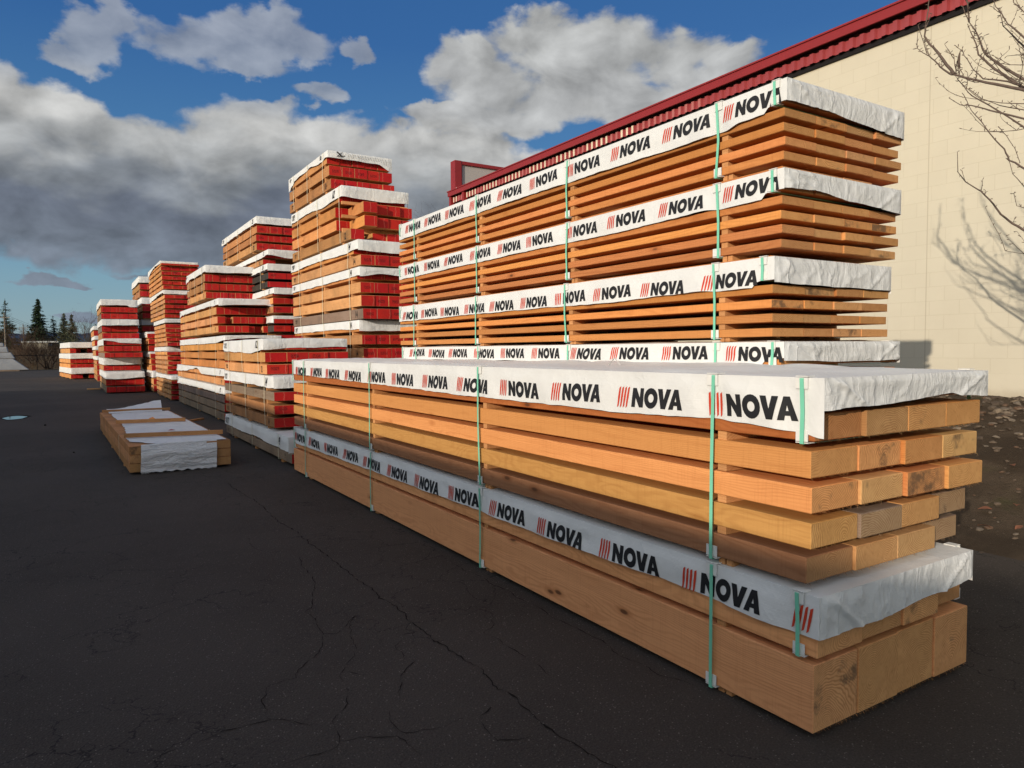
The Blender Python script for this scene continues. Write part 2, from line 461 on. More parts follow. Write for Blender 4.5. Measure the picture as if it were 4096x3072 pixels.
# the printed wordmark, as quads with cap height 1
def logo_quads():
    Q = []
    for i in range(4):                                              # four red slivers
        x = i*0.27
        Q.append((1, [(x, -.08), (x+.12, .02), (x+.185, .5), (x+.02, .5)]))
        Q.append((1, [(x+.02, .5), (x+.185, .5), (x+.20, 1.06), (x+.06, .98)]))
    x = 1.32
    for q in ([(0, 0), (.3, 0), (.3, 1), (0, 1)], [(.3, .5), (.66, 0), (.66, .5), (.3, 1)], [(.66, 0), (.96, 0), (.96, 1), (.66, 1)]):
        Q.append((0, [(x+a, b) for a, b in q]))
    x = 2.92
    for k in range(20):
        a, b = 2*math.pi*k/20, 2*math.pi*(k+1)/20
        Q.append((0, [(x+.24*math.cos(a), .5+.22*math.sin(a)), (x+.57*math.cos(a), .5+.53*math.sin(a)), (x+.57*math.cos(b), .5+.53*math.sin(b)), (x+.24*math.cos(b), .5+.22*math.sin(b))]))
    x = 3.46
    V_ = [[(0, 1), (.36, 1), (.525, .45), (.34, 0)], [(.34, 0), (.525, .45), (.525, .44), (.525, 0)]]
    for q in V_:
        Q.append((0, [(x+a, b) for a, b in q])); Q.append((0, [(x+1.05-a, b) for a, b in q]))
    x = 4.42
    A_ = [[(0, 0), (.35, 0), (.40, .2), (.072, .2)], [(.072, .2), (.525, .2), (.525, .40), (.144, .40)], [(.144, .40), (.46, .40), (.525, .64), (.23, .64)], [(.23, .64), (.525, .64), (.525, 1), (.355, 1)]]
    for q in A_:
        Q.append((0, [(x+a, b) for a, b in q])); Q.append((0, [(x+1.05-a, b) for a, b in q]))
    return Q
LOGO = logo_quads()
LOGO_LEN = 5.47

def print_logo(mb, place, size, mk, mr, skew=0.0, rot=0.0, n=3, amax=99.0):
    cr_, sr_ = math.cos(rot), math.sin(rot)
    for c, q in LOGO:
        if min(v[0] for v in q)*size > amax-0.012: continue
        base = len(mb.v)
        for i in range(n+1):
            for j in range(n+1):
                u, v = i/n, j/n
                x = (1-u)*(1-v)*q[0][0]+u*(1-v)*q[1][0]+u*v*q[2][0]+(1-u)*v*q[3][0]
                y = (1-u)*(1-v)*q[0][1]+u*(1-v)*q[1][1]+u*v*q[2][1]+(1-u)*v*q[3][1]
                x += skew*y
                x, y = x*cr_-y*sr_, x*sr_+y*cr_
                x = min(x, amax/size)
                mb.v.append(tuple(place(x*size, y*size)))
        for i in range(n):
            for j in range(n):
                a = base+i*(n+1)+j
                mb.face((a, a+n+1, a+n+2, a+1), mr if c else mk, True)

def nz(a, b=0.0, c=0.0):
    return noise.noise(Vector((a, b, c)))

def lerp_list(L, x):
    if x <= L[0][0]: return L[0][1]
    for (a, va), (b, vb) in zip(L, L[1:]):
        if x <= b:
            t = (x-a)/(b-a) if b > a else 0
            t = t*t*(3-2*t)
            return va+(vb-va)*t
    return L[-1][1]

def sstep(a, b, x):
    t = min(1, max(0, (x-a)/(b-a)))
    return t*t*(3-2*t)

# ------------------------------------------------------------------ bundle builder
def make_wrap(root, o0, X, Wd, Yf, Yb, top, left, front, fine=0.03, seed=0.0, logos=None, marks=(), amp=1.0, mats=None, right=None, hump=0.012, pinch=(), Wo=None, ewr=1.0, scrib=False):
    """a cloth cover: top sheet and four skirts; left = [(y, z of hem)], front = [(x, z of hem)] in world metres"""
    mb = MB()
    if Wo: Wd = Wo
    e = 0.007
    def pin(y):
        k = 1.0
        for q in pinch: k = min(k, 0.12+0.88*sstep(0.02, 0.13, abs(y-q)))
        return k
    x0, x1, y0, y1 = X-e, X+Wd+e, Yf-e, Yb+e
    L = y1-y0
    def corner(t, T, w=0.06):
        return sstep(0, w, t)*sstep(0, w, T-t)
    def hemL(y): return lerp_list(left, y)+0.006*amp*nz(y*2.7, seed, 1.3)+0.003*amp*nz(y*11, seed, 4.1)
    def hemF(x): return lerp_list(front, x)+0.006*amp*nz(x*3.4, seed, 7.7)+0.0010*amp*nz(x*13, seed, 2.2)
    def dl(y, v):
        en = sstep(0.0, 0.35, v)
        return amp*en*pin(y)*(0.004+0.006*v+0.007*nz(y*2.3, v*1.2, seed)+0.004*nz(y*6.5, v*2.5, seed+5)+0.010*v*max(0, nz(y*1.7, 3.3, seed)))
    def df(x, v):
        en = sstep(0.0, 0.2, v)*corner(x-x0, x1-x0, 0.04)
        r1 = 1-abs(nz((x+0.06*nz(v*3, x*2, seed))*9, v*0.9, seed+2))*2.2
        r2 = 1-abs(nz((x+0.03*nz(v*5, x*3, seed))*21, v*1.3, seed+9))*2.4
        fold = 0
        for xc, sgn in ((x0, 1), (x1, -1)):                          # envelope fold from each corner
            d = abs(sgn*(x-xc)-0.05-0.22*v)
            fold += 0.010*max(0, 1-d/0.03)
        calm = 0.35+0.65*sstep(-.25, .35, nz(x*2.1, seed, 12.5))
        return amp*en*(0.005+ewr*calm*(0.0062*max(0, r1)**5+0.0026*max(0, r2)**4)+0.006*nz(x*2.2, v*1.2, seed+1)+0.0015*nz(x*6, v*3, seed+4)+fold*0.8)
    def tz(x, y):
        en = sstep(0, 0.10, x-x0)*sstep(0, 0.10, x1-x)*sstep(0, 0.1, y-y0)*sstep(0, 0.1, y1-y)*pin(y)
        return top+en*(0.004+hump*max(0.0, 0.45+nz(x*2.3, y*1.5, seed)+0.4*nz(x*6, y*5, seed)))
    O = o0
    def Pl(y, v):
        h = hemL(y)
        return Vector((x0-dl(y, v)*corner(y-y0, L, 0.05), y, top+(h-top)*v))-O
    nl = max(8, int(L/fine)); nw = max(6, int(Wd/fine)); nd_ = 10 if fine < 0.03 else 6
    mb.grid(lambda u, v: Vector((x0+u*(x1-x0), y0+v*L, tz(x0+u*(x1-x0), y0+v*L)))-O, nw, max(8, int(L/max(fine, 0.04))), 0)
    mb.grid(lambda u, v: Pl(y0+u*L, v), nl, nd_, 0, flip=True)
    nf = nw*2 if fine < 0.03 else nw
    def Pf(x, v):
        h = hemF(x)
        return Vector((x, y0-df(x, v), top+(h-top)*v))-O
    mb.grid(lambda u, v: Pf(x0+u*(x1-x0), v), nf, nd_+2, 1)
    rh = right if right is not None else left[len(left)//2][1]
    mb.grid(lambda u, v: Vector((x1+dl(y0+u*L, v)*corner(u*L, L, 0.05), y0+u*L, top+(rh-top)*v))-O, max(6, nl//3), 3, 0)
    mb.grid(lambda u, v: Vector((x0+u*(x1-x0), y1+df(x0+u*(x1-x0), v), top+(rh-top)*v))-O, nw, 4, 1, flip=True)
    def on_left(y, z, lift):
        h = hemL(y); v = min(1, max(0, (top-z)/(top-h)))
        p = Pl(y, v); p.x -= lift; p.z = z-O.z
        return p
    rnd = random.Random(int(seed*97)+3)
    if logos:
        for (ys, zc, size, sk, ro) in logos:
            print_logo(mb, lambda a, b: on_left(ys-a, zc-size*.575+b*1.15, 0.0026), size, 2, 3, sk, ro, 3, ys-y0-0.004)
    for (txt, yy, zc, size) in marks:
        write(mb, txt, lambda a, b: on_left(yy-a, zc-size/2+b, 0.010), size, 4)
    if scrib:                                                       # felt pen scrawl across the end flap
        def stroke(P_, w):
            prev = None
            for i, (a, b_) in enumerate(P_):
                q = Pf(x0+a, b_); q.y -= 0.012
                c_, d_ = q+Vector((w*.4, 0, w)), q-Vector((w*.4, 0, w))
                if prev: mb.poly([prev[0], c_, d_, prev[1]], 4)
                prev = (c_, d_)
        stroke([(.17+.10*t/9, .12+.6*t/9) for t in range(10)], .011)
        stroke([(.28-.11*t/9, .08+.7*t/9) for t in range(10)], .011)
        stroke([(.20+.12*t/9, .75-.2*t/9) for t in range(10)], .008)
        stroke([(.38+.80*t/90, .45+.28*math.sin(t*1.1)*(.4+.6*abs(math.sin(t*.13)))) for t in range(91)], .003)
    mm = mats or (M['wrap'], M['wrap_end'])
    o = mb.build('wrap', [mm[0], mm[1], M['ink'], M['ink_red'], M['stamp']], root)
    return o

def slivers(mb, x0, x1, y, z, n, ln, rnd, m):
    """torn wood fibres along a sawn edge"""
    for _ in range(n):
        x = rnd.uniform(x0, x1); l = ln*rnd.uniform(0.3, 1.0)**1.5
        d = Vector((rnd.uniform(-.8, .8), rnd.uniform(-1.1, .1), rnd.uniform(-1, .25))).normalized()*l
        w = rnd.uniform(0.0006, 0.0015)
        mb.poly([(x-w, y, z), (x+w, y, z), (x+d.x, y+d.y, z+d.z)], m)

def board_obj(root, o0, x0, x1, y0, y1, z0, z1, mats, tone, stamp=0, marks=(), splint=0, rnd=random, name='board'):
    mb = MB()
    w, l, h = x1-x0, y1-y0, z1-z0
    mb.cbox(0, w, 0, l, 0, h, min(0.0035, h*0.06), 0, 1)
    if splint:
        slivers(mb, 0.004, w-0.004, -0.001, 0.001, int(splint*1.2*w/0.3), 0.022, rnd, 1)
        slivers(mb, 0.01, w-0.01, -0.001, h, int(splint*0.7*w/0.3), 0.016, rnd, 1)
    for (txt, yy, size, zfrac) in marks:
        write(mb, txt, lambda a, b: Vector((-0.0025, yy-y0-a, h*zfrac-size/2+b)), size, 2)
    o = mb.build(name, list(mats)+[M['stamp']], root, (x0-o0.x, y0-o0.y, z0-o0.z))
    v = rnd.uniform(0.88, 1.12)
    o.color = (tone[0]*v, tone[1]*v*rnd.uniform(0.94, 1.06), tone[2]*v*rnd.uniform(0.9, 1.1), 1)
    if mats[1] is M['red']: o['stamp'] = float(stamp)
    return o

def strap_loop(root, o0, x0, x1, z0, z1, y, w=0.018, mat='strap', off=0.012, wob=0.004, rnd=random, name='strap'):
    mb = MB()
    t = 0.0016
    xa, xb, za, zb = x0-off, x1+off, z0-off*0.4, z1-0.004
    pts = [(xa, za), (xa, (za+zb)/2), (xa, zb), (xb, zb), (xb, za)]
    dy = [rnd.uniform(-wob, wob) for _ in pts]
    for i in range(len(pts)):
        j = (i+1) % len(pts)
        a, b_ = pts[i], pts[j]
        d = Vector((b_[0]-a[0], 0, b_[1]-a[1])).normalized()
        nrm = Vector((-d.z, 0, d.x))*t
        A = Vector((a[0], y+dy[i], a[1]))-o0; B = Vector((b_[0], y+dy[j], b_[1]))-o0
        h = Vector((0, w/2, 0))
        for s_ in (1,):
            n = len(mb.v)
            mb.v += [tuple(p) for p in (A-h, A+h, B+h, B-h, A-h+nrm, A+h+nrm, B+h+nrm, B-h+nrm)]
            for q in ((0, 1, 2, 3), (7, 6, 5, 4), (0, 4, 5, 1), (2, 6, 7, 3), (1, 5, 6, 2), (0, 3, 7, 4)):
                mb.face([n+k for k in q], 0)
    return mb.build(name, [M[mat]], root, fix=True)

def corner_card(root, o0, x, z, y, up=True, ln=0.05, w=0.062, rightside=False, rnd=random):
    """an L of white card under the strap on a long edge"""
    mb = MB()
    t = 0.004
    s_ = 1 if rightside else -1
    zz = -1 if up else 1
    y += rnd.uniform(-.006, .010)
    xa = x+s_*(0.0125 if up else 0.0085)
    xs = sorted((xa, xa+s_*t)); zs = sorted((z, z+zz*ln))
    mb.box(xs[0], xs[1], y-w/2, y+w/2, zs[0], zs[1], 0)
    xs = sorted((xa+s_*t, xa-s_*ln)); zs = sorted((z+(0.003 if up else -0.003), z+(0.003+t if up else -0.003-t)))
    mb.box(xs[0], xs[1], y-w/2, y+w/2, zs[0], zs[1], 0)
    o = mb.build('corner_protector', [M['card']], root)
    for v in o.data.vertices: v.co -= o0
    return o

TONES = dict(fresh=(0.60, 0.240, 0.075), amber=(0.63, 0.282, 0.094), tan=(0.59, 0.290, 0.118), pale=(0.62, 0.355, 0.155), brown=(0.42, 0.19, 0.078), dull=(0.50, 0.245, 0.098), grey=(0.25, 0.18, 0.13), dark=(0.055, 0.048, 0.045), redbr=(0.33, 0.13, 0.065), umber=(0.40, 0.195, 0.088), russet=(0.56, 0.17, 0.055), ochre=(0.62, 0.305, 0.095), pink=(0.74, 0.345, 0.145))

def bundle(label, group, X, Wd, Yb, z0, rows, wrap=None, straps=(), kind='old', seed=1.0, splint=0, cards=False, endstraps=(), pale_runner=False, stampon=True, fine=0.06):
    """rows: (z bottom, z top, y front, boards across, tone, dict). One bundle = one thing; everything strapped into it is a part."""
    rnd = random.Random(int(seed*1000)+11)
    yf = min(r[2] for r in rows)
    o0 = Vector((X, yf, z0))
    root = thing('lumber_bundle', o0, label, 'lumber bundle', group)
    endm = M['red'] if kind == 'old' else M['fir_end']
    sidem = M['old'] if kind == 'old' else M['fir']
    zs = sorted(r[0] for r in rows)
    for (zb, zt, fy, n, tone, opt) in rows:
        ws = [1.0+rnd.uniform(-.05, .05) for _ in range(n)]
        if opt.get('equal'): ws = [1.0]*n
        tot = sum(ws); x = X
        offs = opt.get('off')
        for i, w_ in enumerate(ws):
            wx = Wd*w_/tot
            if i in opt.get('skip', ()):
                x += wx; continue
            y_ = fy+(offs[i] if offs and i < len(offs) else (rnd.uniform(-.015, .02) if i else 0.0))
            mk = []
            if i == 0:
                for m_ in opt.get('marks', ()): mk.append(m_)
            hj = rnd.uniform(-.002, .002) if zt-zb > 0.06 else rnd.uniform(-.001, .001)
            g = 0.002+opt.get('gap', 0)
            tn = opt['tones'][i] if 'tones' in opt and i < len(opt['tones']) else tone
            st = 1 if (stampon and rnd.random() < opt.get('stamp', 0.7)) else 0
            board_obj(root, o0, x+(0.001 if i else 0), x+wx-g, y_, Yb+rnd.uniform(-.02, .02), zb, zt+hj, (sidem, endm), TONES[tn], st, mk, splint, rnd)
            x += wx
    # spacers between the rows, runners below
    zz = sorted((r[0], r[1]) for r in rows)
    for sy in straps:
        for (a, b) in zip(zz, zz[1:]):
            gap = b[0]-a[1]
            if gap > 0.012:
                mb = MB()
                mb.box(X+0.012-o0.x, X+Wd-0.012-o0.x, sy-0.062-o0.y, sy-0.012-o0.y, a[1]+0.0015-o0.z, b[0]-0.001-o0.z, 0, 0)
                o = mb.build('spacer', [M['fir']], root)
                o.color = (*TONES['tan'], 1)
        if zz[0][0]-z0 > 0.012:
            mb = MB()
            for k in (0, 1):
                mb.box(X+0.02-o0.x, X+Wd-0.02-o0.x, sy-0.05-0.045*k-o0.y, sy-0.015-0.045*k-o0.y, 0.001, zz[0][0]-0.0015-o0.z)
            o = mb.build('runner', [M['fir']], root)
            o.color = (*TONES['tan'], 1)
    if wrap:
        wk = dict(wrap); wk.setdefault('fine', fine); wk.setdefault('seed', seed)
        wYf = wk.pop('Yf'); wYb = wk.pop('Yb', Yb); tp = wk.pop('top'); lf = wk.pop('left'); fr = wk.pop('front')
        if not isinstance(lf, (list, tuple)): lf = [(wYf, lf), ((wYf+wYb)/2, lf), (wYb, lf)]
        if not isinstance(fr, (list, tuple)): fr = [(X, fr), (X+Wd, fr)]
        make_wrap(root, o0, X, Wd, wYf, wYb, tp, lf, fr, pinch=list(straps)+[q[0] for q in endstraps], **wk)
        ztop = tp
    else:
        ztop = max(r[1] for r in rows)
    xs = X-0.012 if wrap else X
    for sy in straps:
        if cards:
            strap_loop(root, o0, X, X+Wd, zz[0][0]-0.004, ztop, sy, 0.018, 'strap', 0.0195, 0.012, rnd)
            for up, zc in ((True, ztop), (False, zz[0][0])):
                corner_card(root, o0, X, zc, sy, up, rnd=rnd)
                corner_card(root, o0, X+Wd, zc, sy, up, rightside=True, rnd=rnd)
        else:
            strap_loop(root, o0, X, X+Wd, zz[0][0], ztop, sy, 0.015, 'cord', 0.019, 0.03, rnd)
    for (sy, zlow) in endstraps:
        strap_loop(root, o0, X, X+Wd, zlow, ztop, sy, 0.018, 'strap', 0.0195, 0.004, rnd)
        for up, zc in ((True, ztop), (False, zlow)):
            corner_card(root, o0, X, zc, sy, up, ln=0.045, w=0.055, rnd=rnd)
            corner_card(root, o0, X+Wd, zc, sy, up, ln=0.045, w=0.055, rightside=True, rnd=rnd)
    return root

# ------------------------------------------------------------------ ground
def asphalt_mat():
    m, t, b = newmat('asphalt', 0.88, 0.25)
    o = nd(t, 'ShaderNodeTexCoord').outputs['Object']
    big = nois(t, o, 0.35, 5, 0.6)
    mid = nois(t, o, 3.0, 6, 0.65)
    c = mixc(t, mrange(t, big, 0.38, 0.62), (0.025, 0.0195, 0.0165), (0.046, 0.037, 0.032))
    c = mixc(t, mrange(t, mid, 0.35, 0.7, 0, 0.5), c, (0.038, 0.031, 0.028))
    gr = nd(t, 'ShaderNodeTexVoronoi')
    put(t, gr.inputs['Vector'], o); gr.inputs['Scale'].default_value = 105
    sp = nd(t, 'ShaderNodeSeparateColor'); t.links.new(gr.outputs['Color'], sp.inputs[0])
    pick = mrange(t, sp.outputs[0], 0.72, 0.95)
    spot = mth(t, 'MULTIPLY', pick, mrange(t, gr.outputs['Distance'], 0.42, 0.25))
    c = mixc(t, mth(t, 'MULTIPLY', spot, 0.85), c, mixc(t, mth(t, 'POWER', sp.outputs[1], 3.0), (0.085, 0.072, 0.062), (0.32, 0.285, 0.25)))
    gr2 = nois(t, o, 110, 4, 0.7)
    c = mixc(t, mrange(t, gr2, 0.3, 0.75, 0.0, 0.5), c, (0.10, 0.083, 0.071))
    # fine map cracks
    w = vmth(t, 'ADD', o, vmth(t, 'SCALE', nois(t, o, 2.2, 5, 0.6, col=True), 0.6))
    vr = nd(t, 'ShaderNodeTexVoronoi', feature='DISTANCE_TO_EDGE'); put(t, vr.inputs['Vector'], w); vr.inputs['Scale'].default_value = 2.3
    cm = mth(t, 'MULTIPLY', mrange(t, vr.outputs['Distance'], 0.012, 0.003), mrange(t, nois(t, o, 0.55, 3, 0.5), 0.44, 0.54, 0, 0.85))
    c = mixc(t, cm, c, (0.008, 0.007, 0.007))
    t.links.new(c, b.inputs['Base Color'])
    hh = mth(t, 'ADD', mth(t, 'MULTIPLY', gr.outputs['Distance'], -0.6), nois(t, o, 60, 4, 0.65))
    bump(t, b, hh, 0.6, 0.008)
    return m

M['asphalt'] = asphalt_mat()
M['crack'] = plain('crack_fill', (0.012, 0.010, 0.009), 0.95, 0.1, 0.3, 20)

def grass_mat():
    m, t, b = newmat('winter_grass', 0.95, 0.1)
    o = nd(t, 'ShaderNodeTexCoord').outputs['Object']
    f = nois(t, o, 0.08, 8, 0.65)
    c = mixc(t, mrange(t, f, 0.35, 0.65), (0.085, 0.062, 0.035), (0.14, 0.10, 0.055))
    c = mixc(t, mrange(t, nois(t, o, 0.5, 6, 0.7), 0.45, 0.7), c, (0.05, 0.045, 0.025))
    t.links.new(c, b.inputs['Base Color'])
    return m
M['grass'] = grass_mat()

mb = MB(); mb.poly([(-3000, -3000, -0.03), (3000, -3000, -0.03), (3000, 4500, -0.03), (-3000, 4500, -0.03)])
struct(mb.build('ground', [M['grass']]))
mb = MB(); mb.poly([(-40, -30, 0), (5.95, -30, 0), (5.95, 80, 0), (-40, 80, 0)])
struct(mb.build('asphalt_yard', [M['asphalt']]))

CRACKS = [
[(1.61,9.06),(1.61,8.69),(1.62,8.34),(1.66,7.91),(1.66,7.48),(1.64,7.03),(1.63,6.68),(1.67,6.43),(1.67,6.17),(1.66,5.85),(1.67,5.54),(1.67,5.26),(1.67,5.00),(1.67,4.70),(1.68,4.44),(1.67,4.28),(1.69,4.08),(1.67,3.87),(1.66,3.66),(1.67,3.50),(1.67,3.33),(1.69,3.18),(1.70,3.03),(1.68,2.88),(1.68,2.77),(1.69,2.65),(1.67,2.50),(1.66,2.39),(1.68,2.28),(1.70,2.18),(1.71,2.12),(1.71,2.04),(1.72,1.5)],
[(1.26,6.30),(1.24,5.95),(1.31,5.73),(1.46,5.72),(1.59,5.67)],
[(1.48,5.46),(1.43,5.23),(1.43,5.02),(1.39,4.79),(1.30,4.53),(1.20,4.30),(1.19,4.08),(1.18,3.91),(1.12,3.75),(1.03,3.62),(0.93,3.54),(0.90,3.45),(0.82,3.45),(0.76,3.42),(0.70,3.32),(0.70,3.20),(0.69,3.13)],
[(1.66,3.66),(1.55,3.65),(1.46,3.53),(1.44,3.37),(1.46,3.30),(1.38,3.24),(1.29,3.09),(1.23,2.97)],
[(1.07,3.21),(1.02,3.05),(0.91,2.94),(0.90,2.81),(0.88,2.75),(0.81,2.73),(0.75,2.74),(0.62,2.74)],
[(0.69,3.11),(0.59,3.11),(0.51,3.13),(0.44,3.10),(0.36,3.09),(0.27,3.08),(0.19,3.04),(0.14,3.01)],
[(2.40,4.91),(2.40,4.60),(2.41,4.33),(2.40,4.12),(2.42,3.95),(2.41,3.77),(2.42,3.53),(2.41,3.36),(2.41,3.19),(2.43,2.97),(2.39,2.82),(2.41,2.67),(2.41,2.49),(2.47,2.32)],
[(2.10,3.76),(2.13,3.65),(2.06,3.50),(1.95,3.42),(1.97,3.29),(1.96,3.10),(1.96,2.93),(1.95,2.77)],
[(1.57,2.69),(1.47,2.63),(1.43,2.51),(1.44,2.43),(1.54,2.40),(1.64,2.38)],
[(1.18,3.91),(1.24,3.87),(1.32,3.94),(1.41,4.07),(1.29,3.80),(1.27,3.61),(1.15,3.44),(1.09,3.35),(1.07,3.21)],
[(1.13,3.39),(1.19,3.31),(1.32,3.24)],[(0.69,3.12),(0.76,3.06),(0.83,2.97),(0.93,2.97)],
[(1.17,2.90),(1.13,2.77),(1.15,2.69),(1.27,2.66),(1.47,2.65)],[(0.89,2.79),(0.98,2.76),(1.11,2.69),(1.13,2.57),(1.11,2.48)]]
mb = MB()
rc = random.Random(5)
for ci, L in enumerate(CRACKS):
    wd = 0.0085 if ci == 0 else (0.005 if ci in (2, 6, 5) else 0.0038)
    pts = []
    for a, b_ in zip(L, L[1:]):
        d = math.dist(a, b_); n = max(2, int(d/0.02))
        for k in range(n):
            t_ = k/n
            px, py = a[0]+(b_[0]-a[0])*t_, a[1]+(b_[1]-a[1])*t_
            pts.append((px+0.022*nz(px*9, py*9, ci)+0.011*nz(px*34, py*34, ci), py+0.022*nz(px*9, py*9, ci+50)+0.010*nz(px*34, py*34, ci+9)))
    prev = None
    for i, p in enumerate(pts):
        q = pts[min(i+1, len(pts)-1)]; r_ = pts[max(i-1, 0)]
        d = Vector((q[0]-r_[0], q[1]-r_[1], 0))
        if d.length < 1e-6: continue
        n_ = Vector((-d.y, d.x, 0)).normalized()
        w_ = wd*max(0.12, 0.6+1.5*nz(p[0]*16, p[1]*16, 3+ci))*min(1, (len(pts)-i)/6)*0.5
        A = Vector((p[0], p[1], 0.003)); l_, g_ = A+n_*w_, A-n_*w_
        if prev: mb.poly([prev[0], l_, g_, prev[1]])
        prev = (l_, g_)
struct(mb.build('asphalt_cracks', [M['crack']], fix=False))

# puddle with a darker wet rim
m_, t_, b_ = newmat('puddle_water', 0.03, 0.5)
b_.inputs['Base Color'].default_value = (0.012, 0.012, 0.014, 1); b_.inputs['Metallic'].default_value = 0.0
b_.inputs['IOR'].default_value = 1.33
M['water'] = m_
def blob(cx, cy, rx, ry, z, seed, n=60):
    return [(cx+rx*math.cos(a)*(1+.25*nz(math.cos(a)*1.5, math.sin(a)*1.5, seed)), cy+ry*math.sin(a)*(1+.25*nz(math.cos(a)*1.5, math.sin(a)*1.5, seed+4)), z) for a in [2*math.pi*k/n for k in range(n)]]
mb = MB(); mb.poly(blob(-1.12, 21.5, 0.30, 0.75, 0.003, 2)); 
struct(mb.build('wet_patch', [M['crack']]))
mb = MB(); mb.poly(blob(-1.14, 21.4, 0.24, 0.52, 0.006, 2))
struct(mb.build('puddle', [M['water']]))

# ------------------------------------------------------------------ gravel bank up to the wall
def bank(x, y):
    s = sstep(5.7, 10.4, x)
    e = 0.93*(0.35*s+0.65*sstep(6.6, 10.6, x)) - 0.02*(1-sstep(5.7, 6.4, x))
    return e+0.05*nz(x*0.9, y*0.9, 4)*sstep(5.7, 7.5, x)+0.018*nz(x*4, y*4, 8)*sstep(5.6, 6.2, x)
def soil_mat():
    m, t, b = newmat('bare_soil', 0.95, 0.15)
    o = nd(t, 'ShaderNodeTexCoord').outputs['Object']
    c = mixc(t, mrange(t, nois(t, o, 1.2, 6, 0.6), 0.35, 0.65), (0.060, 0.042, 0.028), (0.105, 0.076, 0.052))
    c = mixc(t, mrange(t, nois(t, o, 14, 6, 0.7), 0.45, 0.75, 0, 0.7), c, (0.055, 0.04, 0.027))
    c = mixc(t, mrange(t, nois(t, o, 55, 3, 0.7), 0.62, 0.75, 0, 0.8), c, (0.20, 0.165, 0.13))
    c = mixc(t, mrange(t, nois(t, o, 0.8, 4, 0.6), 0.60, 0.72, 0, 0.5), c, (0.06, 0.07, 0.02))
    t.links.new(c, b.inputs['Base Color'])
    bump(t, b, mth(t, 'ADD', nois(t, o, 22, 6, 0.7), nois(t, o, 70, 3, 0.7)), 0.9, 0.03)
    return m
M['soil'] = soil_mat()
mb = MB()
mb.grid(lambda u, v: (5.55+5.1*u+0.0, -8+40*v, bank(5.55+5.1*u, -8+40*v)-0.004*(u == 0)), 60, 300, 0, True, True)
struct(mb.build('soil_bank', [M['soil']]))

def stone(mb, c, r, rnd, m):
    n = len(mb.v)
    bm = bmesh.new(); bmesh.ops.create_icosphere(bm, subdivisions=1, radius=1.0)
    rot = Matrix.Rotation(rnd.uniform(0, 6.3), 3, 'Z') @ Matrix.Rotation(rnd.uniform(-.4, .4), 3, 'X')
    sc_ = Vector((rnd.uniform(.7, 1.4), rnd.uniform(.6, 1.1), rnd.uniform(.3, .6)))*r
    for v in bm.verts:
        p = v.co*(1+rnd.uniform(-.22, .22)); p = Vector((p.x*sc_.x, p.y*sc_.y, p.z*sc_.z)); p = rot @ p
        mb.v.append((c[0]+p.x, c[1]+p.y, c[2]+p.z))
    for f in bm.faces: mb.face([n+v.index for v in f.verts], m)
    bm.free()
M['stone'] = [plain('stone_%d' % i, c, 0.9, 0.2, 0.25, 25, 0.3) for i, c in enumerate([(0.12, 0.09, 0.066), (0.17, 0.138, 0.108), (0.075, 0.056, 0.042), (0.20, 0.155, 0.112), (0.12, 0.075, 0.05)])]
rg = random.Random(21)
mb = MB()
for _ in range(5200):
    y = rg.uniform(1.2, 9.5); x = rg.uniform(5.7, 10.45)
    dens = 0.35+0.65*sstep(8.6, 9.6, x)
    if rg.random() > dens: continue
    far_ = x > 8.5+rg.uniform(-.4, .4)
    r_ = rg.choice((0.018, 0.025, 0.04, 0.055, 0.06) if far_ else (0.006, 0.009, 0.013, 0.018, 0.03))*rg.uniform(.7, 1.2)
    stone(mb, (x, y, bank(x, y)+r_*0.15), r_, rg, rg.choice((0, 0, 1, 1, 2, 2, 3, 4) if far_ else (0, 0, 2, 2, 2, 4, 1)))
struct(mb.build('gravel', M['stone']), 'stuff')
# a flat offcut board lying on the bank by the wall, leaves
mb = MB(); mb.cbox(-0.09, 0.09, -0.45, 0.45, 0, 0.035, 0.003, 0, 0)
o = mb.build('offcut_board', [M['old']], None, (9.3, 5.35, bank(9.3, 5.35)+0.02)); o.rotation_euler = (0.02, -0.18, 0.35); o.color = (*TONES['grey'], 1)
tag(o, 'grey weathered offcut board lying on the gravel by the cream wall', 'board')
M['leaf'] = plain('dead_leaf', (0.20, 0.085, 0.05), 0.8, 0.2, 0.3, 30)
rl = random.Random(3)
for k, (x, y, s_) in enumerate([(7.6, 3.55, .055), (7.3, 3.0, .05), (7.05, 3.15, .06), (6.75, 2.75, .045), (8.05, 3.35, .05), (6.6, 2.95, .05)]):
    mb = MB(); n = 10
    mb.grid(lambda u, v: ((u-.5)*2*s_, (v-.5)*2*s_*0.55*math.sin(math.pi*min(1, max(.05, u))), 0.25*s_*math.sin(3*u)+.2*s_*abs(v-.5)), 8, 4, 0)
    o = mb.build('dead_leaf', [M['leaf']], None, (x, y, bank(x, y)+0.03)); o.rotation_euler = (rl.uniform(-.3, .3), rl.uniform(-.3, .3), rl.uniform(0, 6))
    tag(o, 'curled reddish brown dead leaf on the dark soil bank', 'leaf', 'dead leaves on the soil bank')

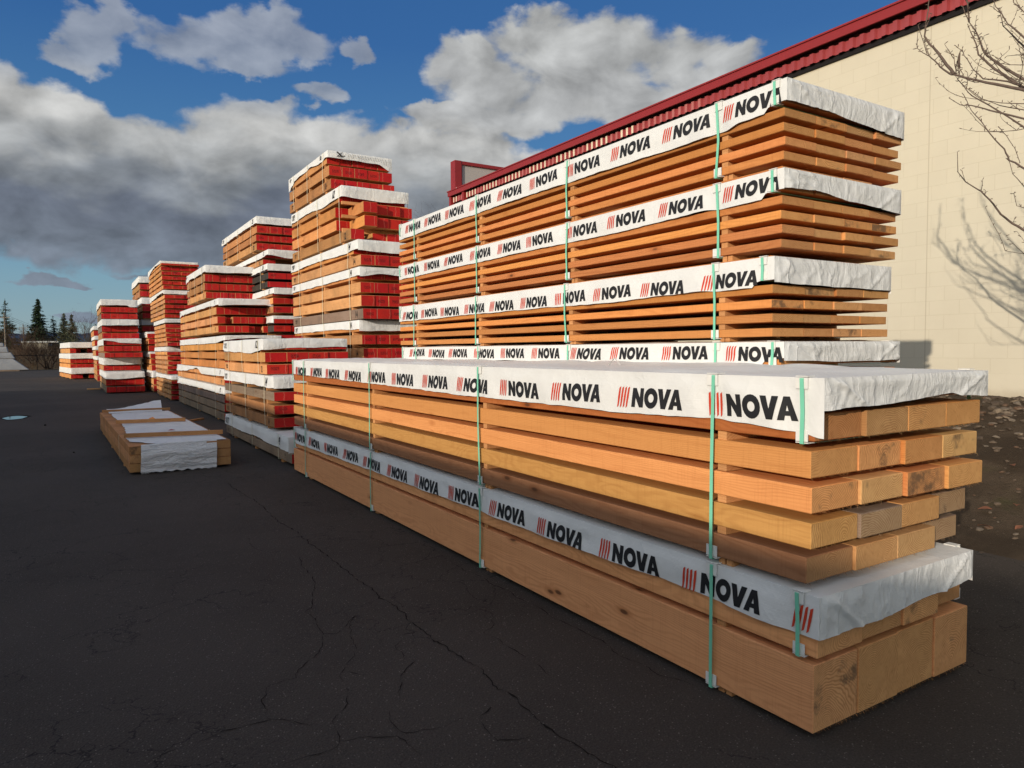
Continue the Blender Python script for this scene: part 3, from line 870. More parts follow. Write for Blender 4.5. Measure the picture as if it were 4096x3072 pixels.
# ------------------------------------------------------------------ block building with red roof edge
def block_mat():
    m, t, b = newmat('cream_block_wall', 0.8, 0.2)
    o = nd(t, 'ShaderNodeTexCoord').outputs['Object']
    s_ = nd(t, 'ShaderNodeSeparateXYZ'); t.links.new(o, s_.inputs[0])
    cb = nd(t, 'ShaderNodeCombineXYZ'); put(t, cb.inputs[0], s_.outputs[1]); put(t, cb.inputs[1], s_.outputs[2])
    br = nd(t, 'ShaderNodeTexBrick')
    put(t, br.inputs['Vector'], cb.outputs[0])
    br.inputs['Scale'].default_value = 1.0
    br.inputs['Mortar Size'].default_value = 0.0035
    br.inputs['Mortar Smooth'].default_value = 0.4
    br.inputs['Brick Width'].default_value = 0.406
    br.inputs['Row Height'].default_value = 0.203
    br.inputs['Color1'].default_value = (1, 1, 1, 1); br.inputs['Color2'].default_value = (0.975, 0.975, 0.97, 1); br.inputs['Mortar'].default_value = (0.90, 0.885, 0.86, 1)
    c0 = mixc(t, mrange(t, nois(t, o, 1.5, 6, 0.6), 0.3, 0.7), (0.60, 0.555, 0.445), (0.575, 0.53, 0.425))
    c0 = mixc(t, mrange(t, nois(t, o, 9, 5, 0.7), 0.62, 0.8, 0, 0.4), c0, (0.53, 0.47, 0.36))
    up = mrange(t, s_.outputs[2], 1.18, 1.26)
    c = mixc(t, up, c0, mixc(t, 1.0, c0, br.outputs['Color'], 'MULTIPLY'))
    # control joint
    cj = mth(t, 'ABSOLUTE', mth(t, 'SUBTRACT', s_.outputs[1], 5.53))
    c = mixc(t, mrange(t, cj, 0.010, 0.004, 0, 0.75), c, (0.42, 0.37, 0.28))
    # splash dirt and chips near the ground
    chip = mth(t, 'MULTIPLY', mrange(t, nois(t, o, 20, 4, 0.7), 0.66, 0.70), mrange(t, s_.outputs[2], 1.35, 1.0))
    c = mixc(t, mth(t, 'MULTIPLY', chip, 0.8), c, (0.16, 0.13, 0.10))
    dirt = mth(t, 'MULTIPLY', mrange(t, mth(t, 'ADD', s_.outputs[2], mth(t, 'MULTIPLY', nois(t, o, 6, 4, 0.6), 0.2)), 1.18, 0.98), 0.5)
    c = mixc(t, dirt, c, (0.33, 0.27, 0.19))
    t.links.new(c, b.inputs['Base Color'])
    hgt = mth(t, 'ADD', mth(t, 'MULTIPLY', mth(t, 'MULTIPLY', br.outputs['Fac'], up), -1.0), mth(t, 'MULTIPLY', nois(t, o, 45, 4, 0.7), 0.25))
    bump(t, b, hgt, 0.4, 0.004)
    return m
M['block'] = block_mat()
M['redmetal'] = plain('red_painted_metal', (0.25, 0.016, 0.017), 0.42, 0.5, 0.07, 1.2)
M['glarepale'] = plain('pale_glare_red_metal', (0.42, 0.13, 0.12), 0.4, 0.5, 0.1, 3)  # weaker sun glare on the red panel, put into its colour
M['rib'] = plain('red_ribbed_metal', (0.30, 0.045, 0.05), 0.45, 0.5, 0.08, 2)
M['glarerib'] = plain('cream_glare_rib', (0.72, 0.60, 0.46), 0.5, 0.4, 0.08, 2)  # red rib flats coloured cream to paint in strong sun glare
M['soffit'] = plain('dark_soffit', (0.05, 0.012, 0.012), 0.8, 0.2, 0.1, 2)
M['black'] = plain('black_flashing', (0.012, 0.010, 0.011), 0.7, 0.2, 0.1, 3)
M['greypanel'] = plain('grey_stucco_panel', (0.40, 0.38, 0.36), 0.85, 0.2, 0.06, 1.5)
WX = 10.5
bld = thing('block_building', (WX, 20.15, 0), 'cream painted block building with red metal roof edge along the right side', 'building')
O = Vector((WX, 20.15, 0))
mb = MB(); mb.box(0, 18, -32, 0, -0.3, 6.12)
wl = mb.build('wall', [M['block']], bld)
# the block material reads object coordinates: shift them to world metres
for v in wl.data.vertices: v.co += O
wl.location = -O
mb = MB(); mb.box(-0.035, -0.002, -32, 0.04, 6.11, 6.20)
mb.build('flashing', [M['black']], bld)
# ribbed panel; sun glare on the far flats painted as cream and pink
mb = MB()
p = 0.172
y = 20.15
i = 0
rr_ = random.Random(12)
zlo, zhi = 6.185, 6.335
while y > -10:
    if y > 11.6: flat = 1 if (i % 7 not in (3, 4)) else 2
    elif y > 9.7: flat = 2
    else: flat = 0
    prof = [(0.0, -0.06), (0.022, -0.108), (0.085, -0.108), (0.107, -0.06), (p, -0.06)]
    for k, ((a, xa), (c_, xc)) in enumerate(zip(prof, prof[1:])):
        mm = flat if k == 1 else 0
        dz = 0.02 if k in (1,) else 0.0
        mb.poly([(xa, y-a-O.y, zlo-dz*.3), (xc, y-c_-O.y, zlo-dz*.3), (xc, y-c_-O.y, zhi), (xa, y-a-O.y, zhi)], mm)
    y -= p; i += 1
mb.build('ribbed_panel', [M['rib'], M['glarerib'], M['glarepale']], bld)
mb = MB()
mb.box(-0.055, -0.005, -32, 0.0, 6.2, 6.39)
mb.build('panel_backing', [M['soffit']], bld)
mb = MB()
mb.box(-0.17, 0.3, -32, -0.02, 6.392, 6.41, 1)
mb.box(-0.20, -0.17, -32.2, 0.01, 6.378, 6.515, 0)
mb.box(-0.222, -0.16, -32.2, 0.03, 6.517, 6.545, 0)
mb.box(-0.168, 0.9, -0.019, 0.01, 6.378, 6.515, 0)
mb.build('fascia', [M['redmetal'], M['soffit']], bld)
mb = MB()
mb.poly([(-0.17, -32, 6.54), (18, -32, 6.60), (18, 0.02, 6.60), (-0.17, 0.02, 6.54)])
mb.build('roof', [M['redmetal']], bld)
mb = MB()
for yy in (-0.92, -0.07):
    mb.box(-0.16, -0.012, yy-0.06, yy+0.06, 5.5, 6.39)
mb.build('corner_post', [M['redmetal']], bld)
# parapet screen at the far end
mb = MB()
mb.box(0.02, 6.0, -0.44, -0.30, 6.56, 7.31, 1)
mb.build('parapet_panel', [M['greypanel']], bld).data.polygons.foreach_set('material_index', [0]*6)
mb = MB()
mb.box(-0.20, 0.02, -0.52, -0.22, 6.55, 7.41, 0)
mb.box(0.022, 6.05, -0.50, -0.24, 7.312, 7.41, 0)
mb.box(0.03, 0.055, -0.50, -0.445, 6.56, 7.31, 0)
mb.build('parapet_frame', [M['redmetal']], bld)
mb = MB()
mb.box(-0.19, 0.9, -0.60, -0.2, 6.548, 6.565, 0)
mb.build('parapet_flashing', [M['card']], bld)

# ------------------------------------------------------------------ the long shed behind the camera, whose shade lies over the yard
M['shedwall'] = plain('shed_metal', (0.35, 0.36, 0.36), 0.6, 0.4, 0.08, 0.6)
SX = -10.0
shed = thing('storage_shed', (SX, 0, 0), 'long flat roofed grey storage shed at the left side of the yard', 'building')
mb = MB(); mb.box(-16, 0, -45, 21.3, -0.1, 4.00); mb.build('wall', [M['shedwall']], shed)
mb = MB(); mb.box(-16.2, 0.0, -45.2, 21.3, 4.002, 4.065); mb.build('roof', [M['redmetal']], shed)
mb = MB(); mb.box(-16, -0.01, 21.302, 30.0, -0.1, 3.53); mb.build('annex_wall', [M['shedwall']], shed)
mb = MB(); mb.box(-16, 0.0, 21.302, 30.1, 3.532, 3.59); mb.build('annex_roof', [M['redmetal']], shed)
for k in range(5):
    mb = MB(); mb.box(0.004, 0.05, -30+10*k, -26+10*k, 0, 3.2); mb.build('roller_door', [M['greypanel']], shed)

# ------------------------------------------------------------------ STACK 1: heavy beams nearest the camera
G1 = 'printed bundles of the near low stack of heavy beams'
S1X, S1W = 2.51, 1.22
def logos_from(starts, zc, size, seed, sk=None):
    rnd = random.Random(seed)
    L = []
    for i, y in enumerate(starts):
        L.append((y, zc if not callable(zc) else zc(y), size, (sk or {}).get(i, rnd.uniform(-.06, .16)), rnd.uniform(-.02, .02)))
    return L
st1 = (2.26, 4.43, 6.61, 8.86)
bundle('bottom bundle of the nearest stack, huge square beams in shade under a printed white wrap', G1, S1X, S1W, 9.45, 0.0,
    [(0.03, 0.315, 1.735, 4, 'pink', dict(off=[0, -0.003, 0.004, -.003], equal=1)),
     (0.345, 0.455, 1.72, 4, 'pink', dict(off=[0, .01, .0, .05])),
     (0.487, 0.592, 1.72, 4, 'tan', dict(off=[0, .01, .0, .05]))],
    dict(Yf=1.715, Yb=9.42, top=0.60, left=[(1.7, .425), (2.27, .440), (4.4, .432), (6.6, .425), (9.4, .405)], amp=1.5, front=[(2.51, .425), (2.8, .430), (3.4, .452), (3.70, .47)], right=.45, Wo=1.20, ewr=.5,
         logos=logos_from([9.35, 8.70, 8.05, 7.42, 6.80, 6.17, 5.55, 4.92, 4.29, 3.68, 3.06, 2.44, 1.83], lambda y: 0.492 if y > 2 else .50, 0.085, 4)),
    straps=st1, kind='fir', seed=1.3, splint=26, cards=True, endstraps=((1.80, 0.345), (9.36, 0.345)), fine=0.022)
S1R = [(0, [0, -.012, -.012, .05], 0, .637, .744, 1.775, ['umber', 'tan', 'pale', 'grey']),
       (0, [0, -.012, -.008, .03], 0, .782, .889, 1.755, ['ochre', 'grey', 'tan', 'grey']),
       (0, [0, -.012, -.030, -.045], 0, .927, 1.035, 1.755, ['amber', 'pale', 'fresh', 'ochre']),
       (0, [0, -.004, -.022, -.022], 0, 1.069, 1.178, 1.76, ['amber', 'amber', 'fresh', 'pale']),
       (0, [0, -.020, -.020, -.018], 0, 1.220, 1.330, 1.745, ['russet', 'umber', 'ochre', 'amber']),
       (0, [0, -.01, -.01, -.01], 0, 1.366, 1.468, 1.75, ['fresh', 'amber', 'pale', 'amber'])]
bundle('upper bundle of the nearest stack, five rows of sunlit beams under a printed wrap', G1, S1X, 1.285, 9.40, 0.602,
    [(zb, zt, fy, 4, 'amber', dict(off=off, tones=tn, equal=1)) for (_, off, _, zb, zt, fy, tn) in S1R],
    dict(Yf=1.705, Yb=9.38, top=1.476, left=[(1.7, 1.243), (1.80, 1.262), (2.27, 1.275), (3.0, 1.262), (4.43, 1.256), (6.6, 1.280), (9.37, 1.300)],
         front=[(2.51, 1.345), (2.70, 1.352), (3.1, 1.362), (3.45, 1.378), (3.55, 1.360), (3.80, 1.355)], right=1.36, hump=0.02, amp=1.5, ewr=1.3,
         logos=logos_from([9.20, 8.56, 7.94, 7.30, 6.66, 6.02, 5.38, 4.76, 4.13, 3.52, 2.91, 2.28], 1.342, 0.086, 9, {11: -.12, 4: .2, 7: .2, 3: .15})),
    straps=st1, kind='fir', seed=2.6, splint=30, cards=True, endstraps=((1.79, 1.218), (9.36, 1.218)), fine=0.022)

# ------------------------------------------------------------------ STACK 2: tall stack of thin planks
G2 = 'printed bundles of the tall stack of thin planks'
S2X, S2W = 3.62, 1.22
st2 = (3.23, 4.86, 6.41, 7.95)
def planks(b0, pitch, th, fy, off):
    r = []
    rnd = random.Random(int(b0*100))
    tn = ['fresh', 'fresh', 'amber', 'tan']
    for k in range(6):
        r.append((b0+pitch*k, b0+pitch*k+th, fy+rnd.uniform(-.006, .006), 4, 'fresh', dict(off=[0]+[rnd.uniform(-.012, .012) for _ in range(3)], tones=['fresh', rnd.choice(tn), rnd.choice(tn), rnd.choice(tn)])))
    return r
S2 = [('top bundle of the tall plank stack, its printed wrap reaching up to the roof line', 2.706, .0832, .049, 2.74, 3.170, 2.985, 8.43, 2.660, 3.082, .080, [8.20, 7.66, 7.11, 6.55, 5.99, 5.42, 4.85, 4.29, 3.73, 3.19], {9: .12, 8: .14, 4: .2}),
      ('second bundle from the top of the tall plank stack, with printed white wrap', 2.191, .0852, .050, 2.752, 2.654, 2.487, 8.45, 2.141, 2.572, .078, [8.24, 7.69, 7.14, 6.56, 6.0, 5.48, 4.88, 4.33, 3.77, 3.19], {0: -.3, 8: .16}),
      ('third bundle from the top of the tall plank stack, dark gaps between its planks', 1.662, .0868, .051, 2.80, 2.141, 1.957, 8.42, 1.634, 2.022, .080, [8.27, 7.73, 7.21, 6.65, 6.12, 5.57, 5.01, 4.47, 3.93, 3.335], {}),
      ('fourth bundle of the tall plank stack, only its printed wrap showing above the near stack', 1.150, .0852, .050, 2.742, 1.630, 1.485, 8.40, 1.10, 1.560, .078, [8.13, 7.60, 7.07, 6.50, 5.95, 5.40, 4.83, 4.29, 3.73, 3.15], {6: .2}),
      ('fifth bundle of the tall plank stack, hidden behind the near beam stack', 0.630, .0850, .044, 2.76, 1.10, 0.92, 8.40, 0.585, 1.01, .078, [8.13, 6.5, 4.83, 3.15], {}),
      ('ground level bundle of the tall plank stack, hidden behind the near beam stack', 0.06, .0870, .044, 2.77, 0.582, 0.40, 8.40, 0.0, 0.48, .078, [8.13, 6.5, 4.83, 3.15], {})]
for k, (lab, b0, pt, th, fy, top, hem, yb, z0, zc, sz, starts, sk) in enumerate(S2):
    xx = S2X + (0.0 if k < 2 else (-.02 if k == 2 else -.0))
    left = [(fy-.01, hem+.045), (fy+.10, hem+.04), (fy+.13, hem), (3.2, hem-.003), (3.35, hem+.012), (4.2, hem-.004), (5.6, hem+.004), (8.4, hem-.002)]
    if k == 0: left = [(fy-.01, hem+.055), (fy+.10, hem+.05), (fy+.13, hem+.014), (3.05, hem+.010), (3.16, hem-.012), (3.3, hem-.012), (4.2, hem-.004), (5.6, hem+.004), (8.4, hem)]
    front = [(xx, hem+.05), (xx+.3, hem+.055), (xx+.7, hem+.03), (xx+1.22, hem+.005)] if k < 2 else [(xx, hem+.03), (xx+.6, hem+.02), (xx+1.22, hem+.02)]
    bundle(lab, G2, xx, S2W, yb, z0, planks(b0, pt, th, fy, 0),
        dict(Yf=fy-.015, Yb=yb-.01, top=top, left=left, front=front, right=hem, amp=1.35, ewr=1.3,
             logos=logos_from(starts, zc, sz, 20+k, sk)),
        straps=st2, kind='fir', seed=3.1+k*.7, splint=22 if k < 4 else 0, cards=k < 4, endstraps=((fy+.055, b0+4*pt), (yb-.05, b0+4*pt)) if k < 4 else (), fine=0.026 if k < 4 else .08)

# ------------------------------------------------------------------ red-ended stacks
def red(label, group, X, Wd, Yb, z0, rows, wrap, n=4, tone='brown', seed=1.0, straps=3, marks=None, length=None, stamp=0.7, opts=None, rot=None):
    """rows: (z bottom, z top, y front); wrap: (y front, y back, top, hem left, hem front)"""
    rr = []
    for i, (a, b, fy) in enumerate(rows):
        b -= 0.016
        op = dict(stamp=stamp)
        tn = tone[i % len(tone)] if isinstance(tone, (list, tuple)) else tone
        if opts and i in opts: op.update(opts[i])
        rr.append((a, b, fy, op.pop('n', n), op.pop('tone', tn), op))
    mk = []
    if marks:
        num, dim = marks
        wy, wb = wrap[0], wrap[1]
        hem = wrap[3] if not isinstance(wrap[3], list) else wrap[3][0][1]
        hgt = min(0.15, (wrap[2]-hem)*0.72)
        if num: mk.append((num, wy+0.42, (wrap[2]+hem)/2, hgt))
        if dim: mk.append((dim, wb-0.12, (wrap[2]+hem)/2, hgt*0.85))
        low = min(range(len(rr)), key=lambda q: rr[q][0])
        a, b, fy, n_, tn, op = rr[low]
        op['marks'] = ([(num, fy+0.36, (b-a)*0.68, 0.5)] if num else []) + ([(dim, Yb-0.15, (b-a)*0.5, 0.5)] if dim else [])
    w = None
    if wrap:
        left, front = wrap[3], wrap[4]
        w = dict(Yf=wrap[0], Yb=wrap[1], top=wrap[2], left=left, front=front, marks=mk, amp=2.0, scrib='scribbled' in label)
    ys = min(r[2] for r in rows); L = Yb-ys
    sp = [ys+L*t for t in ((0.14, 0.5, 0.86) if straps == 3 else (0.12, 0.38, 0.63, 0.88))]
    o = bundle(label, group, X, Wd, Yb, z0, rr, w, sp, 'old', seed, 0, False, fine=0.05)
    if rot: o.rotation_euler.z = rot
    return o

# stack 3, the tallest, second row behind the near low stack
G3 = 'bundles of the tallest red-ended stack'
X3, W3 = 4.25, 1.26
red('topmost bundle of the tallest red-ended stack, wrap scribbled with black and rows marked 10', G3, X3, W3, 15.9, 4.56,
    [(5.10, 5.29, 13.26), (4.86, 5.06, 13.14), (4.60, 4.80, 13.05)], (13.18, 15.9, 5.33, [(13.18, 5.20), (13.6, 5.17), (14.3, 5.23), (15.3, 5.20), (15.9, 5.05)], [(4.25, 5.20), (5.2, 5.19), (5.51, 5.06)]), 5, ['brown', 'dull', 'brown'], 5.1, marks=('10', '6X8'))
red('second bundle of the tallest red-ended stack, ragged board ends under a wrap marked 12', G3, X3, W3+.02, 15.75, 3.49,
    [(4.03, 4.23, 12.83), (3.79, 3.99, 12.79), (3.53, 3.73, 12.01), (4.27, 4.46, 12.6)], (12.45, 15.75, 4.54, [(12.45, 4.34), (13.4, 4.31), (14.4, 4.36), (15.75, 4.34)], [(4.25, 4.34), (5.0, 4.31), (5.53, 4.33)]), 5, ['amber', 'amber', 'dull', 'brown'], 5.9, marks=('12', '6X8'), stamp=0.0,
    opts={0: dict(off=[0, -.78, -.62, -.6, -.55]), 1: dict(off=[0, -.75, -.63, -.6, -.58]), 2: dict(off=[0, .85, .3, .25, .2])})
red('third bundle of the tallest red-ended stack, one full row under a wrap marked 14', G3, X3, W3, 15.85, 3.02,
    [(3.04, 3.23, 11.55), (3.26, 3.42, 11.9)], (11.66, 15.85, 3.48, [(11.66, 3.31), (12.6, 3.30), (13.9, 3.33), (15.85, 3.30)], [(4.25, 3.30), (4.9, 3.27), (5.51, 3.31)]), 5, ['dull', 'amber'], 6.4, marks=('14', '8X8'))
red('fourth bundle of the tallest red-ended stack, three rows under a wrap marked 14', G3, X3, W3, 15.8, 2.12,
    [(2.58, 2.77, 11.59), (2.35, 2.55, 11.57), (2.13, 2.32, 11.49), (2.82, 2.98, 11.75)], (11.60, 15.8, 3.015, [(11.6, 2.87), (13, 2.86), (15.8, 2.86)], [(4.25, 2.86), (4.6, 2.90), (5.51, 2.86)]), 5, ['tan', 'tan', 'grey', 'amber'], 7.2, marks=('14', '6X8'))
red('fifth bundle of the tallest red-ended stack, two rows showing over the low stack in front', G3, X3, W3, 15.7, 1.44,
    [(1.70, 1.88, 11.56), (1.46, 1.65, 11.50), (1.92, 2.07, 11.7)], (11.67, 15.7, 2.115, [(11.67, 1.96), (13, 1.98), (15.7, 1.97)], [(4.25, 1.93), (5.51, 1.94)]), 5, ['dull', 'tan', 'amber'], 7.9, marks=('14', '8X7'))
red('sixth bundle of the tallest red-ended stack, mostly hidden behind the low stack', G3, X3, W3, 15.7, 0.0,
    [(0.06, 0.26, 11.6), (0.30, 0.50, 11.6), (0.54, 0.74, 11.6), (0.78, 0.98, 11.55), (1.02, 1.22, 11.5)], (11.6, 15.7, 1.42, 1.25, 1.25), 5, 'dull', 8.3, marks=('14', '6X8'))

# stack 4, low stack standing against the near printed one
G4 = 'bundles of the low red-ended stack beside the near beams'
X4, W4 = 2.57, 1.32
red('top bundle of the low red-ended stack beside the near beams, wrap hanging loose', G4, X4, W4, 14.5, 1.24,
    [(1.43, 1.595, 11.22), (1.245, 1.41, 11.12), (1.62, 1.74, 11.3)], (11.30, 14.5, 1.79, [(11.3, 1.625), (11.5, 1.60), (12.1, 1.565), (13.0, 1.585), (14.1, 1.60), (14.5, 1.63)], [(2.57, 1.62), (3.0, 1.645), (3.89, 1.66)]), 4, ['tan', 'tan', 'tan'], 9.1, marks=('12', '6X12'))
red('middle bundle of the low red-ended stack, three grey-brown rows under a wrap marked 14', G4, X4, W4, 14.5, 0.42,
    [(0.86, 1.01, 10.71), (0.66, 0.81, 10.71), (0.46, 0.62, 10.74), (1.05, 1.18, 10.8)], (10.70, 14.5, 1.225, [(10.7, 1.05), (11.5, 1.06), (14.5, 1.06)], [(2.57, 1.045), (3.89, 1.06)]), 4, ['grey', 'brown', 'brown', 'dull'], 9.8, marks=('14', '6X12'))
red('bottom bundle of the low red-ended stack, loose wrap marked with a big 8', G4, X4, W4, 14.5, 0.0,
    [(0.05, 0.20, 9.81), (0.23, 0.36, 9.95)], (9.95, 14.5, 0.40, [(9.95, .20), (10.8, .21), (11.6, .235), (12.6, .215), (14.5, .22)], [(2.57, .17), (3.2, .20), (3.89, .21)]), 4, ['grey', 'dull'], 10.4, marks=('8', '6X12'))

# stack 5, second row behind the tallest one
G5 = 'bundles of the red-ended stack half hidden behind the tallest one'
X5, W5 = 4.1, 1.24
red('top bundle of the stack behind the tallest one, its wrap marked 20', G5, X5, W5, 22.9, 4.08,
    [(4.54, 4.73, 18.41), (4.35, 4.52, 18.51), (4.12, 4.31, 18.48), (4.77, 4.90, 18.5)], (18.38, 22.9, 4.94, [(18.38, 4.77), (20.5, 4.78), (22.9, 4.76)], [(4.1, 4.76), (5.34, 4.76)]), 4, ['brown', 'brown', 'dull', 'brown'], 11.2, marks=('20', '6X10'))
red('second bundle of the stack behind the tallest one, a gap in its row', G5, X5, W5, 22.5, 3.68,
    [(3.70, 3.83, 17.86), (3.86, 3.95, 17.9)], (17.27, 22.5, 3.99, [(17.27, 3.86), (18, 3.84), (20, 3.86), (22.5, 3.85)], [(4.1, 3.86), (4.6, 3.80), (5.0, 3.86), (5.34, 3.90)]), 4, ['dull', 'brown'], 11.9, marks=('12', '6X8'), opts={0: dict(skip=(1, 2), stamp=0)})
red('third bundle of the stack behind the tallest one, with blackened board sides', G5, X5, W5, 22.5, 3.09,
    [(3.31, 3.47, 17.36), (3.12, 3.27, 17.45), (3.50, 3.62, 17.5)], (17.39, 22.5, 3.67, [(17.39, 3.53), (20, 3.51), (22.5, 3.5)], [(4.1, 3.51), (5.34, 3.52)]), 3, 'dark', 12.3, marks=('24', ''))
red('fourth bundle of the stack behind the tallest one, a torn strip hanging from its wrap', G5, X5, W5, 22.5, 2.45,
    [(2.70, 2.85, 16.97), (2.49, 2.65, 16.96), (2.88, 3.0, 17.0)], (16.82, 22.5, 3.06, [(16.82, 2.93), (20, 2.9), (22.5, 2.9)], [(4.1, 2.91), (5.34, 2.93)]), 3, ['amber', 'dull', 'dull'], 12.9, marks=('12', ''))
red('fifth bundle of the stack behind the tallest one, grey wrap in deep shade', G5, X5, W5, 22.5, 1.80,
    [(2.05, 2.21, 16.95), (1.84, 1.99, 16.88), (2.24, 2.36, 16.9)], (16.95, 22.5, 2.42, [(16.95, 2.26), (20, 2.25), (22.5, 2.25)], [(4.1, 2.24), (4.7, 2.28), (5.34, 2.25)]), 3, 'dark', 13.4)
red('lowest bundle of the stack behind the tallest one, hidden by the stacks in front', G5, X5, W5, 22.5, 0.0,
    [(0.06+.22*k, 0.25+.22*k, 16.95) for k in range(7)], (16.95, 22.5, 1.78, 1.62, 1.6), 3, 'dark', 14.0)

# stack 6, front row
G6 = 'bundles of the front-row stack with seven beams across'
X6, W6 = 2.97, 1.2
red('top bundle of the front-row stack, three rows of seven small red ends', G6, X6, W6, 22.1, 2.90,
    [(3.34, 3.53, 19.05), (3.13, 3.31, 19.09), (2.92, 3.09, 18.99), (3.57, 3.68, 19.0)], (18.89, 22.1, 3.73, [(18.89, 3.57), (20, 3.55), (21.5, 3.57), (22.1, 3.5)], [(2.97, 3.55), (3.8, 3.56), (4.17, 3.57)]), 7, ['dull', 'brown', 'tan', 'dull'], 15.1, stamp=0.15, marks=('16', '8X8'))
red('second bundle of the front-row stack, seven red ends per row under a sagging wrap', G6, X6, W6, 23.7, 2.02,
    [(2.46, 2.64, 17.62), (2.25, 2.42, 17.51), (2.04, 2.21, 17.43), (2.68, 2.77, 17.5)], (17.26, 23.7, 2.81, [(17.26, 2.66), (19, 2.68), (23, 2.67), (23.7, 2.62)], [(2.97, 2.64), (3.4, 2.67), (4.0, 2.68), (4.17, 2.64)]), 7, ['tan', 'tan', 'tan', 'dull'], 15.8, stamp=0.1, marks=('16', '8X8'), opts={1: dict(off=[0, .28, 0, 0, 0, 0, .1]), 2: dict(off=[0, 0, 0, 0, .2, .35, .1])})
red('third bundle of the front-row stack, orange boards with a torn front wrap marked 25', G6, X6, W6, 23.9, 1.20,
    [(1.63, 1.80, 16.79), (1.43, 1.60, 16.74), (1.22, 1.40, 16.73), (1.83, 1.91, 16.9)], (16.6, 23.9, 1.95, [(16.6, 1.84), (17.4, 1.80), (20, 1.79), (23.9, 1.80)], [(2.97, 1.85), (3.3, 1.89), (3.8, 1.90), (4.17, 1.84)]), 7, ['amber', 'fresh', 'fresh', 'dull'], 16.6, stamp=0.0, marks=('', '25'))
red('fourth bundle of the front-row stack, its wrap ripped open over one row', G6, X6, W6, 24.7, 0.82,
    [(0.84, 1.00, 16.85), (1.03, 1.14, 16.9)], (16.8, 24.7, 1.20, [(16.8, 1.05), (18.2, 1.03), (19.8, 1.03), (20.6, 1.17), (21.5, 1.12), (22.6, 1.05), (24.7, 1.02)], [(2.97, 1.05), (4.17, 1.05)]), 5, ['tan', 'amber'], 17.2, stamp=0.0, marks=('18', '26'))
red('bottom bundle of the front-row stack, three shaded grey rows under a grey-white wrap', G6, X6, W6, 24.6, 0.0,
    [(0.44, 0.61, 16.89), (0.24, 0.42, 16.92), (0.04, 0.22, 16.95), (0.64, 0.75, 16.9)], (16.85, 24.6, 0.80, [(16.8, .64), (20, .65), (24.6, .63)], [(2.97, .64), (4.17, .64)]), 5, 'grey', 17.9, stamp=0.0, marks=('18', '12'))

# stack 7, flat boards
G7 = 'bundles of the stack of thin flat orange boards'
X7, W7 = 2.85, 1.2
red('top bundle of the stack of flat orange boards, six rows high', G7, X7, W7, 31.5, 3.72,
    [(4.58, 4.66, 27.11), (4.42, 4.56, 27.26), (4.25, 4.38, 27.12), (4.08, 4.21, 27.02), (3.91, 4.04, 27.00), (3.74, 3.87, 26.75)], (27.38, 31.6, 4.75, [(27.38, 4.64), (29, 4.68), (31.6, 4.55)], [(2.85, 4.66), (3.5, 4.67), (4.05, 4.58)]), 4, 'amber', 18.4)
red('second bundle of the stack of flat orange boards, wrap bunched along the top', G7, X7, W7, 31.2, 2.74,
    [(3.40, 3.53, 26.45), (3.24, 3.37, 26.39), (3.07, 3.20, 26.44), (2.91, 3.04, 26.48), (2.76, 2.88, 26.56)], (26.8, 31.2, 3.70, [(26.8, 3.60), (28, 3.60), (29.5, 3.54), (31.2, 3.5)], [(2.85, 3.57), (4.05, 3.57)]), 4, ['tan', 'tan', 'dull', 'tan', 'amber'], 19.0)
red('third bundle of the stack of flat orange boards, wrap corner hanging down on the right', G7, X7, W7, 30, 1.78,
    [(2.42, 2.55, 26.51), (2.27, 2.40, 26.45), (2.12, 2.24, 26.39), (1.97, 2.09, 26.25), (1.80, 1.93, 26.07)], (26.55, 30, 2.72, [(26.5, 2.58), (30, 2.58)], [(2.85, 2.59), (3.5, 2.60), (3.75, 2.50), (4.05, 2.58)]), 4, ['tan', 'amber', 'amber', 'amber', 'tan'], 19.6)
red('fourth bundle of the stack of flat orange boards, greying sides under a smooth wrap', G7, X7, W7, 30, 0.84,
    [(1.50, 1.62, 26.25), (1.34, 1.47, 26.16), (1.18, 1.30, 26.02), (1.02, 1.14, 26.25), (0.86, 0.98, 26.33)], (26.38, 30, 1.77, [(26.4, 1.63), (30, 1.63)], [(2.85, 1.63), (4.05, 1.63)]), 4, ['amber', 'tan', 'dull', 'tan', 'dull'], 20.3)
red('bottom bundle of the stack of flat orange boards, sunlight and shade split across its side', G7, X7, W7, 29.8, 0.0,
    [(0.56, 0.68, 25.34), (0.39, 0.52, 25.44), (0.22, 0.35, 25.49), (0.05, 0.18, 25.47)], (25.4, 29.8, 0.82, [(25.4, .71), (29.8, .70)], [(2.85, .70), (4.05, .70)]), 4, ['dull', 'dull', 'tan', 'tan'], 20.9)

# stack 8, behind the flat boards
G8 = 'bundles of the narrow stack glimpsed between two stacks'
X8, W8 = 2.87, 1.25
red('top bundle of the narrow stack glimpsed left of the flat boards', G8, X8, W8, 40, 4.05,
    [(4.41, 4.66, 35.89), (4.09, 4.34, 35.81)], (36.1, 40, 5.0, [(36.1, 4.74), (37.5, 4.68), (40, 4.70)], [(2.87, 4.73), (4.1, 4.73)]), 4, ['dull', 'brown'], 21.3, straps=3)
red('second bundle of the narrow stack left of the flat boards, wrap puffed over two rows', G8, X8, W8, 38, 3.05,
    [(3.38, 3.61, 34.8), (3.08, 3.33, 34.9), (3.65, 3.85, 35.1)], (35.1, 38, 3.99, [(35.1, 3.70), (38, 3.68)], [(2.87, 3.72), (4.1, 3.72)]), 4, ['dull', 'brown', 'dull'], 21.8)
red('third bundle of the narrow stack left of the flat boards, only one row', G8, X8, W8, 37.5, 2.48,
    [(2.52, 2.76, 35.2), (2.79, 2.95, 35.3)], (35.3, 37.5, 3.04, [(35.3, 2.80), (37.5, 2.80)], [(2.87, 2.80), (4.1, 2.80)]), 4, ['amber', 'dull'], 22.4)
